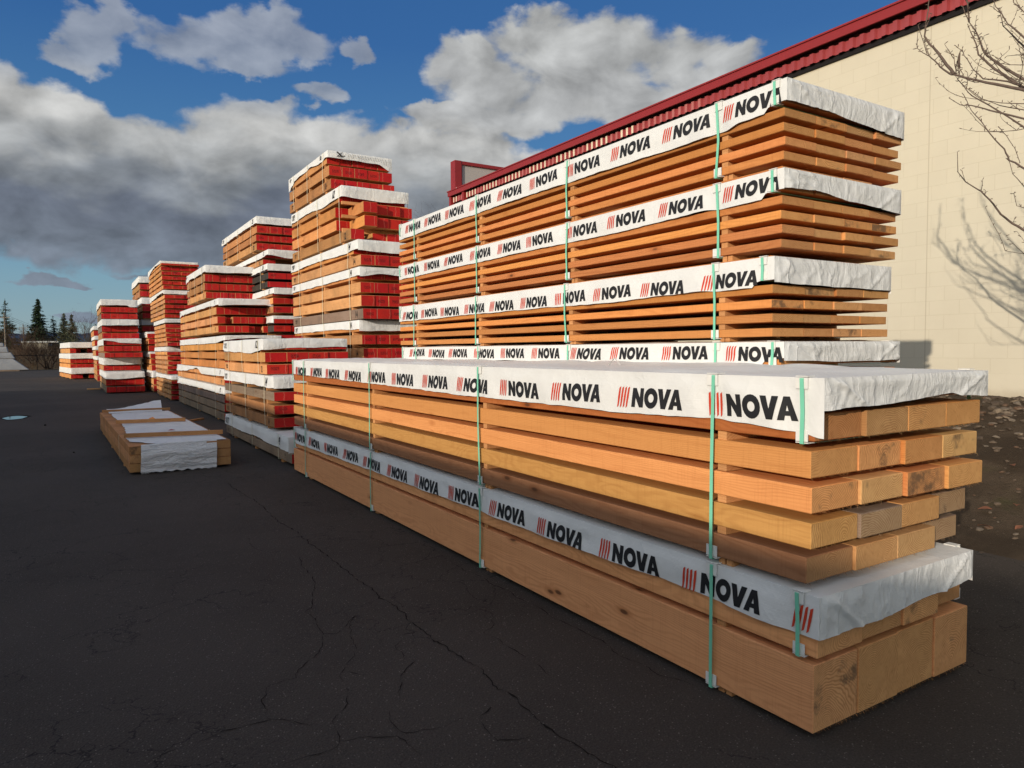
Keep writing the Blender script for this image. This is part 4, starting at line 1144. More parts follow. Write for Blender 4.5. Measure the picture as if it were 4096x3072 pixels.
red('fourth bundle of the narrow stack left of the flat boards, two rows with orange sides', G8, X8, W8, 37, 1.63,
    [(1.93, 2.15, 32.63), (1.65, 1.88, 32.77), (2.18, 2.38, 33)], (33.2, 37, 2.44, [(33.2, 2.22), (37, 2.2)], [(2.87, 2.22), (4.1, 2.22)]), 4, 'amber', 22.9, marks=('12', ''))
red('fifth bundle of the narrow stack left of the flat boards, short crumpled wrap', G8, X8, W8, 36, 0.84,
    [(1.13, 1.33, 31.9), (0.86, 1.09, 31.7), (1.36, 1.55, 32)], (32.3, 36, 1.61, [(32.3, 1.40), (36, 1.4)], [(2.87, 1.37), (4.1, 1.37)]), 4, 'amber', 23.5, marks=('12', ''))
red('bottom bundle of the narrow stack left of the flat boards, two rows on the asphalt', G8, X8, W8, 35, 0.0,
    [(0.33, 0.56, 31.18), (0.05, 0.29, 31.14), (0.6, 0.79, 31.3)], (31.2, 35, 0.85, [(31.2, .60), (35, .6)], [(2.87, .60), (4.1, .6)]), 4, 'tan', 24.0, marks=('12', ''))

# stack 9, the separate front stack
G9 = 'bundles of the free-standing stack left of the others'
X9, W9 = 1.27, 1.34
red('top bundle of the free-standing left stack, puffy wrap over two dark red rows', G9, X9, W9, 38.3, 2.98,
    [(3.27, 3.50, 34.0), (3.00, 3.23, 34.0), (3.54, 3.74, 34.1)], (33.95, 38.3, 3.80, [(33.95, 3.56), (38.3, 3.5)], [(1.27, 3.55), (2.2, 3.57), (2.35, 3.50), (2.61, 3.50)]), 4, ['dull', 'grey', 'dull'], 25.1)
red('second bundle of the free-standing left stack, even wrap over two brownish red rows', G9, X9, W9, 38, 2.15,
    [(2.46, 2.70, 33.9), (2.17, 2.41, 33.6), (2.74, 2.92, 33.8)], (33.6, 38, 2.96, [(33.6, 2.70), (38, 2.7)], [(1.27, 2.71), (2.61, 2.73)]), 4, ['grey', 'dull', 'dull'], 25.8)
red('third bundle of the free-standing left stack, wrap torn open at its left corner', G9, X9, W9, 38.5, 1.38,
    [(1.90, 2.10, 32.75), (1.64, 1.87, 32.75), (1.40, 1.60, 32.2)], (32.7, 38.5, 2.15, [(32.7, 1.88), (33.4, 1.89), (38.5, 1.9)], [(1.27, 2.08), (1.55, 2.06), (1.9, 1.98), (2.61, 1.95)]), 4, ['dull', 'dull', 'grey'], 26.3, stamp=0.2)
red('fourth bundle of the free-standing left stack, single row below a white creased wrap', G9, X9, W9, 37.8, 0.84,
    [(0.86, 1.07, 33.5), (1.10, 1.32, 33.6)], (33.4, 37.8, 1.37, [(33.4, 1.10), (37.8, 1.1)], [(1.27, 1.09), (2.0, 1.09), (2.61, 1.10)]), 4, ['tan', 'dull'], 26.9)
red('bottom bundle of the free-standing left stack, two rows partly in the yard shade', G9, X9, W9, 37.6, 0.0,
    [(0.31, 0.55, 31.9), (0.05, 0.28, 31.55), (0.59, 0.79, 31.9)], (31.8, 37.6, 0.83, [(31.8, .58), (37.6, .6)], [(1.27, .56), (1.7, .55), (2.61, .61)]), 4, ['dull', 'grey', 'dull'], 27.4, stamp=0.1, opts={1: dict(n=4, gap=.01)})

# stack 10, low and far left
G10 = 'bundles of the lowest far stack in full sun'
X10, W10, R10 = 0.18, 1.25, R(5.4)
red('top bundle of the lowest far stack, one gappy row under a white wrap', G10, X10, W10, 55.5, 1.56,
    [(1.58, 1.86, 50.1), (1.90, 2.15, 50.1)], (50.0, 55.5, 2.22, [(50, 1.90), (55.5, 1.9)], [(.18, 1.90), (1.43, 1.9)]), 4, ['tan', 'dull'], 28.1, opts={0: dict(skip=(2,), off=[0, .7, .5, .4])}, rot=R10)
red('middle bundle of the lowest far stack, two bright rows marked on red', G10, X10, W10, 56.2, 0.66,
    [(0.98, 1.23, 50.0), (0.68, 0.93, 50.05), (1.27, 1.48, 50.1)], (49.9, 56.2, 1.55, [(49.9, 1.24), (56.2, 1.25)], [(.18, 1.24), (1.43, 1.25)]), 4, 'amber', 28.8, rot=R10)
red('bottom bundle of the lowest far stack, one row standing on the asphalt', G10, X10, W10, 56.4, 0.0,
    [(0.06, 0.30, 50.0), (0.36, 0.58, 50.05)], (49.85, 56.4, 0.68, [(49.8, .35), (56.4, .35)], [(.18, .34), (1.43, .35)]), 4, 'amber', 29.4, stamp=0.0, opts={0: dict(skip=(2,))}, rot=R10)

# stack 11, a strip of one stack showing behind the free-standing one
G11 = 'bundles of the stack behind the free-standing one'
for k, (zt, lab) in enumerate([(3.04, 'upper bundle of the stack peeping out behind the free-standing left stack'), (2.50, 'middle bundle of the stack peeping out behind the free-standing left stack'), (1.95, 'third bundle of the stack peeping out behind the free-standing left stack'), (1.40, 'lowest bundle of the stack peeping out behind the free-standing left stack')]):
    if k < 3:
        rows = [(zt-.52, zt-.24, 45.0), (zt-.2, zt-.04, 45.0)]; z0 = zt-.54
    else:
        rows = [(0.06, .32, 45), (.36, .62, 45), (.66, .92, 45), (.96, 1.14, 45), (1.18, 1.34, 45)]; z0 = 0
    red(lab, G11, 1.30+.03*k, 1.22, 50, z0, rows, (44.95, 50, zt, zt-.20, zt-.20), 4, ['amber', 'dull'] if k < 2 else 'dull', 30.0+k)

# ------------------------------------------------------------------ the open bundle lying in the yard
LX, LY, LW, LL, LR = 0.648, 10.43, 1.25, 6.3, R(1.0)
o0 = Vector((LX, LY, 0))
lb = thing('lumber_bundle', o0, 'low timber bundle lying on the asphalt, torn white cover with a crinkled end flap', 'lumber bundle')
rl = random.Random(77)
for r_ in range(3):
    for c_ in range(4):
        yo = (0.0 if c_ == 0 else rl.uniform(-.01, .03)) if c_ != 3 else -0.02
        board_obj(lb, o0, LX+c_*.3125+.001, LX+(c_+1)*.3125-.002, LY+yo, LY+LL+rl.uniform(-.1, .1), .03+.115*r_, .03+.115*r_+.111, (M['old'], M['fir_end']), TONES['brown'], 0, (), 8, rl)
for sy in (0.9, 3.2, 5.5):
    mb = MB(); mb.box(0.0, LW, sy-.04, sy+.04, 0.001, 0.0285); o = mb.build('runner', [M['fir']], lb); o.color = (*TONES['tan'], 1)
strap_loop(lb, o0, LX, LX+LW, .03, .372, LY+1.55, .012, 'cord', .006, .01, rl)
mb = MB()
T = 0.379
def xl(y):                                                         # the ragged left edge of the sheet
    return lerp_list([(-.05, .33), (0.25, .20), (0.5, .05), (0.9, .045), (1.6, .10), (2.6, .15), (3.5, .17), (5.2, .15), (6.3, .2)], y)+.012*nz(y*6, 2.2, 1)
def sheet(u, v):
    y = v*5.75
    a = xl(y); x = a+(LW-.05-a)*u
    return Vector((x, y, T+.006+.007*nz(x*3, y*2.2, 5)+.004*nz(x*9, y*8, 2)))
mb.grid(sheet, 24, 120, 0)
def flap(u, v):
    x = .14+(1.07-.14)*u+.02*nz(v*3, 8.1, u*2)*(1-abs(2*u-1))-.02*v
    a = sheet((x-.33)/(LW-.05-.33) if x > .33 else 0, 0)
    z = T+.008-(T-.012+.02*nz(u*14, 3.0, 2)+.03*(u-.5)*.6)*v
    y = -.012-.05*sstep(0, .4, v)+.016*sstep(0, .3, v)*nz(u*2.5, v*5, 9)-.01*abs(nz(x*2+v*2, v*13, 4))*sstep(0, .3, v)
    return Vector((x, y if v > 0 else -.004, z))
mb.grid(flap, 70, 40, 1)
# frayed threads at the hem
for _ in range(60):
    u = rl.choice((rl.uniform(0, .12), rl.uniform(0, 1)))
    p = flap(u, 1.0); l = rl.uniform(.01, .045)
    mb.poly([p+Vector((-.0012, 0, .004)), p+Vector((.0012, 0, .004)), p+Vector((rl.uniform(-.02, .02), -rl.uniform(0, .02), -min(l, p.z-.003)))], 0)
o = mb.build('cover', [M['wrap_rough'], M['wrap_rough']], lb)
# far end of the sheet blown up off the boards
mb = MB()
def lifted(u, v):
    x = .13+.95*u; y = 5.70+.90*v
    lift = sstep(0.0, 1, v)*(0.03+.15*sstep(.15, .95, u))+.05*math.sin(v*3.1)*(.4+.6*u)
    return Vector((x+.08*v*u, y, T+.012+lift*(.8+.2*nz(u*4, v*4, 3))+.02*nz(u*5, v*4, 2)*v))
mb.grid(lifted, 30, 24, 0)
mb.build('loose_cover_end', [M['tarp']], lb)
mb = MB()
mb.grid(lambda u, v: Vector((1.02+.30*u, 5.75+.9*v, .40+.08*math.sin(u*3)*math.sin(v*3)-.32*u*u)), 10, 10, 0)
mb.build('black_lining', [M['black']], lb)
lb.rotation_euler.z = LR
lab = ['near dark batten laid across the open low timber bundle', 'middle pale batten laid across the open low timber bundle', 'far batten laid across the open low timber bundle before its lifted cover']
for k, (xa, xb, ya, yb) in enumerate([(.651, 1.90, 11.34, 11.02), (.671, 1.715, 13.68, 13.44), (.568, 1.79, 16.40, 16.25)]):
    mb = MB(); L_ = math.hypot(xb-xa, yb-ya)
    mb.cbox(0, L_, -.02, .02, 0, .060 if k < 2 else .05, .002, 0, 0)
    o = mb.build('batten', [M['old']], None, (xa, ya, .396))
    o.rotation_euler = (0, 0, math.atan2(yb-ya, xb-xa)); o.color = (*TONES['dull' if k != 1 else 'tan'], 1)
    tag(o, lab[k], 'batten')
mb = MB(); mb.cbox(0, .62, -.035, .035, 0, .04, .002, 0, 0)
o = mb.build('batten', [M['old']], None, (2.25, 17.55, .0025)); o.rotation_euler = (0, 0, math.atan2(.45, .42)); o.color = (*TONES['dull'], 1)
tag(o, 'short loose batten lying on the asphalt beside the front-row stack', 'batten')
# scraps
M['tag_red'] = plain('red_tag', (0.35, 0.03, 0.06), 0.6, 0.3, 0.1, 30)
M['orange'] = plain('orange_tag', (0.75, 0.28, 0.07), 0.6, 0.3, 0.1, 30)
mb = MB(); mb.poly([(-.10, -.06, 0), (.09, -.05, .004), (.04, .07, .012), (-.04, .06, .01)], 0); mb.poly([(-.06, .0, .011), (.05, .01, .012), (.0, .10, .02)], 1)
tag(mb.build('torn_label', [M['card'], M['tag_red']], None, (1.32, 11.85, .40)), 'torn white and dark red label stuck on the open low bundle cover', 'label')
mb = MB(); mb.poly([(-.06, -.04, 0), (.08, -.03, .02), (.02, .05, .07), (-.04, .03, .05)], 0)
tag(mb.build('paper_scrap', [M['orange']], None, (1.22, 13.75, .40)), 'small orange scrap standing behind the middle batten', 'scrap')
mb = MB(); mb.cbox(-.25, .25, -.04, .04, 0, .05, .004, 0, 0)
o = mb.build('wood_offcut', [M['fir']], None, (0.95, 35.6, .003)); o.color = (*TONES['pale'], 1); o.rotation_euler.z = .1
tag(o, 'pale wood offcut on sunlit asphalt left of the free-standing stack', 'offcut')
for k, (x, y, s_) in enumerate([(0.05, 13.3, .02), (-.45, 18.7, .035)]):
    mb = MB(); stone(mb, (0, 0, s_*.3), s_, rl, 0)
    tag(mb.build('debris_lump', [M['crack']], None, (x, y, 0.003)), 'small black lump of debris on the shaded asphalt', 'debris', 'black debris lumps on the asphalt')
# a bent splinter of card on the near wrap
mb = MB(); mb.poly([(0, 0, 0), (.0, .06, .05), (.012, .06, .05), (.012, 0, 0)], 0); mb.poly([(0, .06, .05), (0, .12, 0), (.012, .12, 0), (.012, .06, .05)], 0)
tag(mb.build('bent_card', [M['card']], None, (3.2, 3.72, 1.483)), 'small white bent card standing on top of the near printed wrap', 'card')

# ------------------------------------------------------------------ bare tree at the right
M['bark'] = plain('grey_brown_bark', (0.125, 0.092, 0.075), 0.85, 0.2, 0.25, 20, 0.3)
TW = [
[(3.40,4.14),(3.65,4.27),(3.78,4.34),(3.92,4.42),(4.05,4.50),(4.11,4.53),(4.21,4.63),(4.26,4.70),(4.35,4.81),(4.41,4.86),(4.47,4.93)],
[(4.37,4.84),(4.40,4.96),(4.46,5.18)],
[(4.06,4.51),(4.20,4.72),(4.28,4.85),(4.35,4.95),(4.39,5.03),(4.38,5.11),(4.36,5.27),(4.36,5.41),(4.35,5.6)],
[(3.35,4.20),(3.51,4.35),(3.60,4.44),(3.69,4.54),(3.76,4.62),(3.80,4.70),(3.83,4.80),(3.87,4.90),(3.93,5.01),(3.97,5.11),(3.99,5.19)],
[(3.93,5.01),(3.94,5.13),(3.94,5.20),(3.96,5.25),(3.95,5.4)],
[(3.35,4.11),(3.56,4.33),(3.66,4.43),(3.76,4.55),(3.83,4.64),(3.86,4.76),(3.90,4.86),(3.94,4.98)],
[(3.36,4.59),(3.49,4.76),(3.57,4.86),(3.63,4.99),(3.68,5.07),(3.70,5.14),(3.69,5.4)],
[(3.36,4.51),(3.47,4.65),(3.53,4.74),(3.61,4.85),(3.64,4.97),(3.64,5.03)],
[(3.37,4.84),(3.47,4.98),(3.52,5.05),(3.55,5.3)],
[(3.35,4.14),(3.53,4.26),(3.69,4.33),(3.76,4.36),(3.87,4.50),(3.97,4.68),(3.99,4.73)],
[(4.03,4.45),(3.98,4.38),(3.91,4.27),(3.86,4.21),(3.71,4.08),(3.52,3.90),(3.34,3.72)][::-1],
[(4.12,4.28),(4.00,4.17),(3.88,4.13),(3.69,4.02),(3.38,3.85)][::-1],
[(3.96,4.26),(3.88,4.07),(3.77,3.92),(3.68,3.76),(3.57,3.60),(3.52,3.48),(3.36,3.35)][::-1],
[(3.53,3.50),(3.48,3.33),(3.34,3.14)][::-1],
[(3.46,3.13),(3.43,3.00),(3.33,2.95)][::-1],
[(4.02,3.68),(4.01,3.46),(3.93,3.34),(3.77,3.21),(3.65,3.06),(3.58,2.94),(3.47,2.83),(3.33,2.72)][::-1],
[(3.91,4.31),(3.77,4.16),(3.60,4.04),(3.36,3.93)][::-1],
[(3.62,3.84),(3.55,3.73),(3.47,3.58),(3.42,3.43)],
[(3.94,4.42),(3.85,4.35),(3.83,4.42)],[(4.04,4.51),(4.07,4.66),(4.08,4.72)],[(4.04,4.49),(3.96,4.46),(4.02,4.57)]]
TX, TY = 7.1, 1.45
TZ = bank(TX, TY)
tree = thing('bare_tree', (TX, TY, TZ), 'leafless tree spreading budded branches in front of the cream wall', 'tree')
O = Vector((TX, TY, TZ))
rt = random.Random(41)
mb = MB()
mb.tube([Vector(p)-O for p in ((TX, TY, TZ-.1), (TX+.02, TY+.03, 1.2), (TX-.03, TY+.02, 1.9), (TX, TY+.05, 2.6), (TX+.03, TY, 3.6), (TX, TY+.05, 4.8), (TX, TY, 6.2))], (0.095, 0.08, 0.072, 0.062, 0.045, 0.028, 0.008), 10)
mb.build('trunk', [M['bark']], tree)
def twig(mb, p, d, l, r, depth, rnd):
    pts = [p]; n = 5
    for i in range(n):
        d = (d+Vector((rnd.uniform(-.16, .16), rnd.uniform(-.12, .12), rnd.uniform(-.05, .20)))).normalized()
        pts.append(pts[-1]+d*l/n)
    mb.tube(pts, [r*(1-.6*i/n) for i in range(n+1)], 5, cap=False)
    for q in pts[1:]:
        if rnd.random() < .7: bud(mb, q, d, rnd, r)
    if depth:
        for i in range(1, n+1):
            if rnd.random() < .62:
                nd_ = (d+Vector((rnd.uniform(-.9, .9), rnd.uniform(-.8, .8), rnd.uniform(-.2, .9)))).normalized()
                twig(mb, pts[i], nd_, l*rnd.uniform(.35, .6), r*.55, depth-1, rnd)
def bud(mb, p, d, rnd, r):
    s_ = Vector((rnd.uniform(-1, 1), rnd.uniform(-1, 1), rnd.uniform(-.2, 1))).normalized()
    l = rnd.uniform(.014, .035)
    mb.tube([p, p+s_*l*.6, p+s_*l], (max(.0015, r*.35), .0032, .0008), 4, cap=False)
    if rnd.random() < .5:
        s2 = (s_+Vector((rnd.uniform(-.8, .8),)*3)).normalized()
        mb.tube([p+s_*l*.5, p+s_*l*.5+s2*.012, p+s_*l*.5+s2*.018], (.0022, .003, .0008), 4, cap=False)
limb = MB(); fine_ = MB()
for L in TW:
    base_x = 8.2+rt.uniform(-.12, .12) if abs(L[0][0]-3.36) < .12 else 8.2
    tip_x = base_x
    n = len(L)
    hi = max(z for _, z in L) > 4.2
    bx = 6.15+0.75*rt.random() if hi else 8.0                         # the upper limbs reach further out over the yard
    if L is TW[1] or L is TW[2] or L is TW[19] or L is TW[20]: bx = BX0
    if L is TW[0]: BX0 = bx
    if L is TW[4]: bx = BX1
    if L is TW[3]: BX1 = bx
    f_ = bx/8.2
    pts = [Vector((bx+(0.05*nz(y*1.5, z*1.5, 3)), y*f_, 1.6+(z-1.6)*f_))-O for (y, z) in L]
    r0 = 0.0125 if n >= 8 else (0.008 if n >= 5 else 0.0048)
    if abs(L[0][0]-3.36) < .12:                                      # carry it back to the trunk outside the picture
        y, z = L[0]
        root_z = 1.7+(pts[0].z+O.z-2.2)*0.55
        a = Vector((TX, TY+.02, root_z))-O
        b_ = pts[0]
        d1 = (pts[1]-pts[0]).normalized()
        m1 = b_-d1*(b_-a).length*0.45
        seg = [(1-t)**2*a+2*t*(1-t)*m1+t*t*b_ for t in (0, .2, .4, .6, .8)]
        limb.tube(seg+[b_], [r0*(2.3-1.3*i/5) for i in range(6)], 7, cap=False)
        for q in seg[2:]:
            for _ in range(1):
                twig(fine_, q, Vector((rt.uniform(-.7, .7), rt.uniform(-.2, .9), rt.uniform(-.1, .8))).normalized(), rt.uniform(.35, .8), .005, 1, rt)
    sub = []
    for a, b_ in zip(pts, pts[1:]):
        for k in range(3):
            t = k/3
            sub.append(a.lerp(b_, t)+Vector((.006*nz(a.y*20+k, a.z*20, 1), .006*nz(a.z*20+k*2, 3, 2), .006*nz(a.y*17, k*3, 3))))
    sub.append(pts[-1])
    limb.tube(sub, [max(.0028, r0*(1-.78*i/(len(sub)-1))) for i in range(len(sub))], 6, cap=False)
    for i, q in enumerate(sub[1:]):
        for _ in range(2):
            if rt.random() < .42:
                bud(fine_, q, None, rt, .006)
        if rt.random() < .13:
            twig(fine_, q, Vector((rt.uniform(-.6, .6), rt.uniform(-.5, .7), rt.uniform(.1, .9))).normalized(), rt.uniform(.06, .18), .0036, 0, rt)
    bud(fine_, sub[-1], None, rt, .004)
for _ in range(16):                                                  # the rest of the crown, right of the picture edge
    z = rt.uniform(1.9, 5.6)
    twig(fine_, Vector((TX, TY, z))-O, Vector((rt.uniform(-.8, .8), rt.uniform(-.9, .75), rt.uniform(.15, .8))).normalized(), rt.uniform(.9, 1.7), .014, 2, rt)
limb.build('limb', [M['bark']], tree)
fine_.build('twig', [M['bark']], tree)
PX = lambda y, z: Vector((6.5, y*6.5/8.2, 1.6+(z-1.6)*6.5/8.2))-O
mb = MB(); mb.tube([PX(4.01, 4.73), PX(4.02, 4.70), PX(4.025, 4.64), PX(4.02, 4.58), PX(4.005, 4.56)], (.001, .009, .011, .010, .002), 6)
mb.build('seed_pod', [M['bark']], tree)

# ------------------------------------------------------------------ far background
def needle_mat(name, c1, c2):
    m, t, b = newmat(name, 0.9, 0.1)
    o = nd(t, 'ShaderNodeTexCoord').outputs['Object']
    c = mixc(t, mrange(t, nois(t, o, 1.1, 4, 0.6), 0.35, 0.65), c1, c2)
    t.links.new(c, b.inputs['Base Color'])
    return m
M['needle'] = needle_mat('dark_conifer_needles', (0.022, 0.040, 0.022), (0.050, 0.078, 0.040))
M['needle2'] = needle_mat('grey_green_foliage', (0.055, 0.065, 0.038), (0.11, 0.115, 0.070))
M['trunk'] = plain('dark_trunk', (0.06, 0.045, 0.035), 0.95, 0.1, 0.2, 3)
M['brush'] = plain('bare_brush', (0.085, 0.055, 0.040), 0.95, 0.1, 0.25, 0.5)
M['brush2'] = plain('dark_bare_brush', (0.04, 0.028, 0.022), 0.95, 0.1, 0.25, 0.5)
def conifer(x, y, h, r, label, mat, base=0.06, dead=0.0, dens=1.0, seed=1, group=None, droop=0.35):
    rnd = random.Random(seed)
    t = thing('conifer_tree', (x, y, 0), label, 'tree', group)
    mb = MB(); mb.tube([(0, 0, -.2), (.1, 0, h*.5), (0, 0, h)], (h*.018, h*.011, .03), 7)
    mb.build('trunk', [M['trunk']], t)
    mb = MB(); bare = MB()
    z = h*base
    while z < h*.985:
        f = (z-h*base)/(h*(1-base))
        rad = r*(1-f)**0.82*rnd.uniform(.70, 1.15)+.12
        nb = max(3, int(7*dens*(1-f*.5)))
        for k in range(nb):
            a = rnd.uniform(0, 6.283)
            rr = rad*rnd.uniform(.6, 1.1)
            d = Vector((math.cos(a), math.sin(a), 0))
            tip = Vector((0, 0, z))+d*rr+Vector((0, 0, -droop*rr*rnd.uniform(.3, 1)))
            if f > 1-dead:
                bare.tube([(0, 0, z), tip+Vector((0, 0, .5*rr*.6))], (.04, .012), 3, cap=False)
                if rnd.random() > .25: continue
            else:
                bare.tube([(0, 0, z), tip], (.05, .015), 3, cap=False)
            ns = max(3, int(rr*5*dens))
            for s_ in range(ns):
                u = (s_+rnd.random())/ns
                p = Vector((0, 0, z)).lerp(tip, .15+.85*u)+Vector((rnd.uniform(-.18, .18), rnd.uniform(-.18, .18), rnd.uniform(-.15, .12)))*(.5+rr*.2)
                for q in range(2):
                    e1 = Vector((rnd.uniform(-1, 1), rnd.uniform(-1, 1), rnd.uniform(-.6, .2))).normalized()*rnd.uniform(.30, .65)
                    e2 = Vector((rnd.uniform(-1, 1), rnd.uniform(-1, 1), rnd.uniform(-.4, .4))).normalized()*rnd.uniform(.10, .24)
                    mb.poly([p-e2, p+e1, p+e2], 0)
        z += h*.016/dens*rnd.uniform(.7, 1.3)
    mb.build('crown', [mat], t)
    bare.build('branches', [M['trunk']], t)
    return t
conifer(-6.3, 238, 16.9, 4.2, 'dark green conifer with a pointed crown, the fuller of the two tall ones', M['needle'], .10, seed=4, dens=1.35)
conifer(-13.6, 236, 16.4, 4.6, 'tall dark conifer with a half dead bare top beside the utility pole', M['needle'], .10, dead=.48, seed=8, dens=1.0, droop=.05)
conifer(-2.9, 240, 12.2, 3.0, 'thin open conifer between the dark tree and the grey green ones', M['needle'], .10, dead=.12, seed=12, dens=.8, droop=.1)
conifer(-.3, 232, 12.6, 3.3, 'left of two grey green pointed trees before the stacks', M['needle2'], .05, seed=15, dens=1.0, droop=-.35)
conifer(1.5, 230, 12.2, 3.0, 'right of two grey green pointed trees before the stacks', M['needle2'], .05, seed=19, dens=1.0, droop=-.35)
conifer(-17.5, 250, 11.0, 3.0, 'dark conifer at the left picture edge behind the pole', M['needle'], .08, seed=23, dens=1.0)
conifer(-11.0, 300, 9.5, 2.6, 'low dark conifer right of the half dead tree, further back', M['needle'], .05, seed=29, dens=1.0)

def bush(x, y, h, w, label, mat, n=9, depth=4, seed=1, name='bare_shrub', cat='shrub', group=None, r0=.05, trunk=None):
    rnd = random.Random(seed)
    mb = MB()
    def grow(p, d, l, r, dep):
        pts = [p]
        for i in range(3):
            d = (d+Vector((rnd.uniform(-.25, .25), rnd.uniform(-.25, .25), rnd.uniform(-.1, .2)))).normalized()
            pts.append(pts[-1]+d*l/3)
        mb.tube(pts, [r, r*.85, r*.7, r*.55], 3, cap=False)
        if dep:
            for _ in range(rnd.choice((2, 3, 3))):
                nd_ = (d+Vector((rnd.uniform(-.8, .8), rnd.uniform(-.8, .8), rnd.uniform(-.35, .5)))).normalized()
                grow(pts[rnd.choice((2, 3))], nd_, l*rnd.uniform(.6, .85), r*.58, dep-1)
    for k in range(n):
        a = rnd.uniform(0, 6.283); s_ = rnd.uniform(.1, w)
        grow(Vector((rnd.uniform(-.3, .3)*w, rnd.uniform(-.3, .3)*w, 0)), Vector((math.cos(a)*s_, math.sin(a)*s_, 1)).normalized(), h*rnd.uniform(.28, .42), r0*rnd.uniform(.6, 1.1), depth)
    o = mb.build(name, [mat], None, (x, y, 0))
    return tag(o, label, cat, group)
bush(-1.55, 84, 3.6, 1.0, 'big dark bare shrub with arching stems behind the yard fence', M['brush2'], 16, 4, 3, r0=.055)
bush(-3.1, 92, 3.2, .9, 'brown tangled shrub right of the grey covered stack', M['brush'], 12, 4, 5)
bush(-5.3, 96, 5.0, .9, 'reddish brown bare thicket under the half dead conifer', M['brush'], 16, 4, 7)
bush(-4.2, 110, 5.5, .8, 'tall brown bare thicket behind the grey covered stack', M['brush'], 14, 4, 9)
bush(.4, 88, 3.0, .9, 'brown bare shrub behind the lowest far stack', M['brush'], 12, 4, 11)
bush(2.1, 120, 4.5, .6, 'reddish bare thicket right of the grey green trees', M['brush'], 12, 4, 13)
bush(4.6, 165, 10.0, .35, 'fine grey leafless tree showing left of the free-standing stack', M['brush'], 7, 5, 17, 'bare_tree', 'tree', r0=.10)
bush(-7.4, 88, 3.5, .8, 'brown bare shrub at the left picture edge', M['brush'], 12, 4, 19)
bush(26.5, 62, 12.5, .5, 'leafless tree seen left of the building roof end', M['brush'], 9, 5, 23, 'bare_tree', 'tree', r0=.14)
bush(33.5, 64, 15.4, .45, 'leafless treetop rising behind the red framed roof screen', M['brush'], 9, 5, 27, 'bare_tree', 'tree', r0=.14)
bush(1.0, 102, 6.0, .35, 'pale stemmed bare sapling in front of the grey green trees', M['needle2'], 4, 3, 31, 'bare_tree', 'tree', r0=.06)

def hills(name, y, z, amp, col, seed, x0=-600, x1=900):
    m = plain(name+'_mat', col, 1.0, 0.0, 0.15, 0.01)
    mb = MB(); n = 160
    def hz(x): return z+amp*(nz(x*.004, seed)+.5*nz(x*.013, seed+3)+.22*nz(x*.06, seed+6)+.12*nz(x*.22, seed+8))
    mb.grid(lambda u, v: (x0+(x1-x0)*u, y+v*300-40*math.sin(v*3.1), (hz(x0+(x1-x0)*u))*math.sin(min(1, v*1.6)*1.57)-1), 400, 6, 0)
    return struct(mb.build(name, [m]))
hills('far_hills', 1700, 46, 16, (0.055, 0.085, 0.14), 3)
hills('wooded_rise', 420, 7.5, 2.0, (0.045, 0.04, 0.033), 8, -250, 300)

mb = MB()
def fieldz(x, y): return 2.1*sstep(84, 130, y)+.12*nz(x*.3, y*.2, 5)*sstep(84, 95, y)-.02
mb.grid(lambda u, v: (-90+200*u, 82.5+120*v, fieldz(-90+200*u, 82.5+120*v)-(.6 if v > .98 else 0)), 90, 40, 0, True, True)
struct(mb.build('field', [M['grass']]))
rb = random.Random(61); mb = MB()
for _ in range(6000):
    y = 84+75*rb.random()**1.5; x = rb.uniform(-.085, .13)*y
    z = fieldz(x, y); hh_ = rb.uniform(.25, 1.0)*(1+.5*nz(x*.4, y*.2, 9)); w_ = rb.uniform(.006, .02)
    dx, dy = rb.uniform(-.5, .5)*hh_, rb.uniform(-.4, .4)*hh_
    mb.poly([(x-w_, y, z-.05), (x+w_, y, z-.05), (x+dx, y+dy, z+hh_)], rb.choice((0, 0, 1)))
struct(mb.build('dry_brush', [M['brush'], M['grass']]), 'stuff')

# cream low building
m = plain('cream_far_wall', (0.36, 0.32, 0.25), 0.9, 0.1, 0.05, 0.5)
fb_ = thing('low_building', (-8.9, 205, 0), 'long low cream building seen through the bare shrubs', 'building')
mb = MB(); mb.box(0, 5.2, 0, 12, 0, 4.1); mb.build('wall', [m], fb_)
mb = MB(); mb.box(5.202, 7.2, .4, 12, 0, 3.0); mb.build('shaded_bay', [M['trunk']], fb_)
mb = MB(); mb.box(-.1, 7.3, -.3, 12.1, 4.102, 4.45); mb.build('roof', [M['card']], fb_)

# fence at the yard end
fe = thing('rail_fence', (-4.5, 81.5, 0), 'dark rail fence along the far end of the yard', 'fence')
mb = MB(); mb.tube([(0, 0, 1.38), (6, 0, 1.38)], (.03, .03), 5); mb.build('rail', [M['black']], fe)
for k in range(4):
    mb = MB(); mb.tube([(1.9*k+.2, 0, 0), (1.9*k+.2, 0, 1.45+(.25 if k == 2 else 0))], (.035, .035), 6); mb.build('post', [M['black']], fe)
mb = MB()
for k in range(60):
    x = k*.1
    mb.poly([(x, 0.01, .05), (x+.008, 0.01, .05), (x+.008, 0.01, 1.37), (x, 0.01, 1.37)])
for k in range(13):
    mb.poly([(0, .012, .06+.1*k), (6, .012, .06+.1*k), (6, .012, .068+.1*k), (0, .012, .068+.1*k)])
mb.build('mesh', [M['black']], fe)

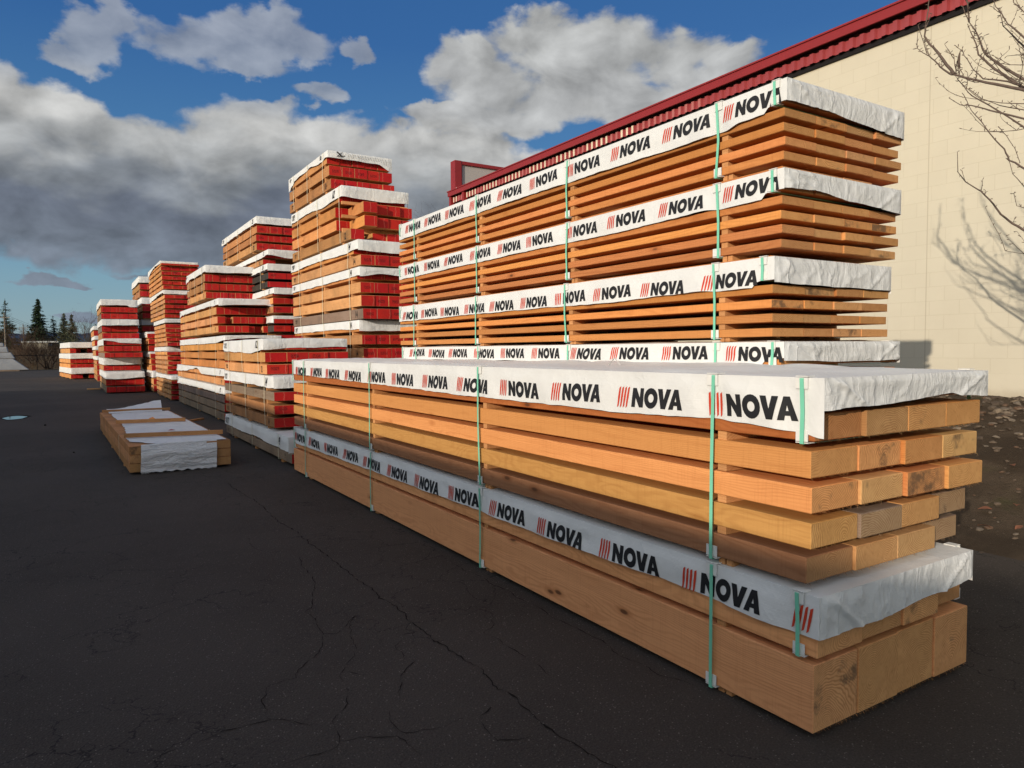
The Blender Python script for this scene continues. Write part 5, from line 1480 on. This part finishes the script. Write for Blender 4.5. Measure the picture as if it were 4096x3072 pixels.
# utility poles and wires
M['pole'] = plain('weathered_pole', (0.28, 0.24, 0.20), 0.9, 0.1, 0.2, 3)
for x, y, h, lab in [(-10.6, 180, 9.9, 'tall utility pole with a crossarm at the left edge'), (-9.2, 222, 9.0, 'slim dark utility pole between the two tall conifers'), (8.6, 300, 9.2, 'thin distant utility pole left of the free-standing stack')]:
    t = thing('utility_pole', (x, y, 0), lab, 'utility pole')
    mb = MB(); mb.tube([(0, 0, -.2), (0, 0, h)], (.16, .11), 8); mb.build('pole', [M['pole']], t)
    mb = MB(); mb.box(-.9, .9, -.06, .06, h-1.0, h-.86); mb.build('crossarm', [M['pole']], t)
    for k in (-.8, 0, .8):
        mb = MB(); mb.tube([(k, 0, h-.86), (k, 0, h-.66)], (.05, .04), 6); mb.build('insulator', [M['pole']], t)
for k in range(3):
    mb = MB()
    a, b_ = Vector((-10.6+.8*(k-1), 180, 9.25)), Vector((8.6+.8*(k-1), 300, 8.55))
    mb.tube([a.lerp(b_, i/16)-Vector((0, 0, 2.2*math.sin(math.pi*i/16))) for i in range(17)], [.022]*17, 4)
    tag(mb.build('power_line', [M['black']]), 'thin power line sagging between the distant utility poles', 'power line', 'power lines across the far sky')

# covered stacks at the left edge, their shade held in the cover colour
GG = 'grey covered bundles at the far left edge'
for k, (xr, z0, z1, sl, lab) in enumerate([(-2.95, .12, 1.10, 1.15, 'lowest of the grey covered bundles at the far left, its end sloping out'), (-3.95, 1.14, 1.66, .30, 'second of the grey covered bundles at the far left'), (-4.42, 1.70, 2.18, .12, 'third of the grey covered bundles at the far left'), (-4.72, 2.22, 2.50, .05, 'topmost of the grey covered bundles at the far left')]):
    t = thing('covered_bundle', (xr, 77.5, z0-.12 if k == 0 else z0-.04), lab, 'lumber bundle', GG)
    zz = t.location.z
    mb = MB()
    H = z1-zz
    bot = .12 if k == 0 else .04
    L_ = 7.0
    def cov(u, v, sl=sl, H=H, bot=bot):
        x = -L_*(1-u)-sl*(v if u > .5 else 0)*u
        return Vector((x, -.02*math.sin(v*3)+.03*nz(u*9, v*2, 4), bot+(H-bot)*v))
    mb.grid(cov, 60, 8, 0, True, True)
    mb.grid(lambda u, v: Vector((-L_*(1-u)-sl*u, 1.3*v, H+.03*nz(u*8, v*2, 3)*math.sin(v*3.1))), 40, 6, 0, True, True)
    mb.grid(lambda u, v: Vector((-sl*v, 1.3*u, bot+(H-bot)*v)), 6, 6, 0, True, True)
    mb.grid(lambda u, v: Vector((-L_*(1-u)-sl*v*u, 1.3, bot+(H-bot)*v)), 30, 4, 0)
    mb.build('cover', [M['tarp_grey_shade']], t)
    mb = MB(); mb.box(-L_, -sl*.5-.1, .05, 1.25, 0, bot-.002 if k == 0 else .038); o = mb.build('boards', [M['old']], t); o.color = (*TONES['grey'], 1)
# objects outside: nothing else
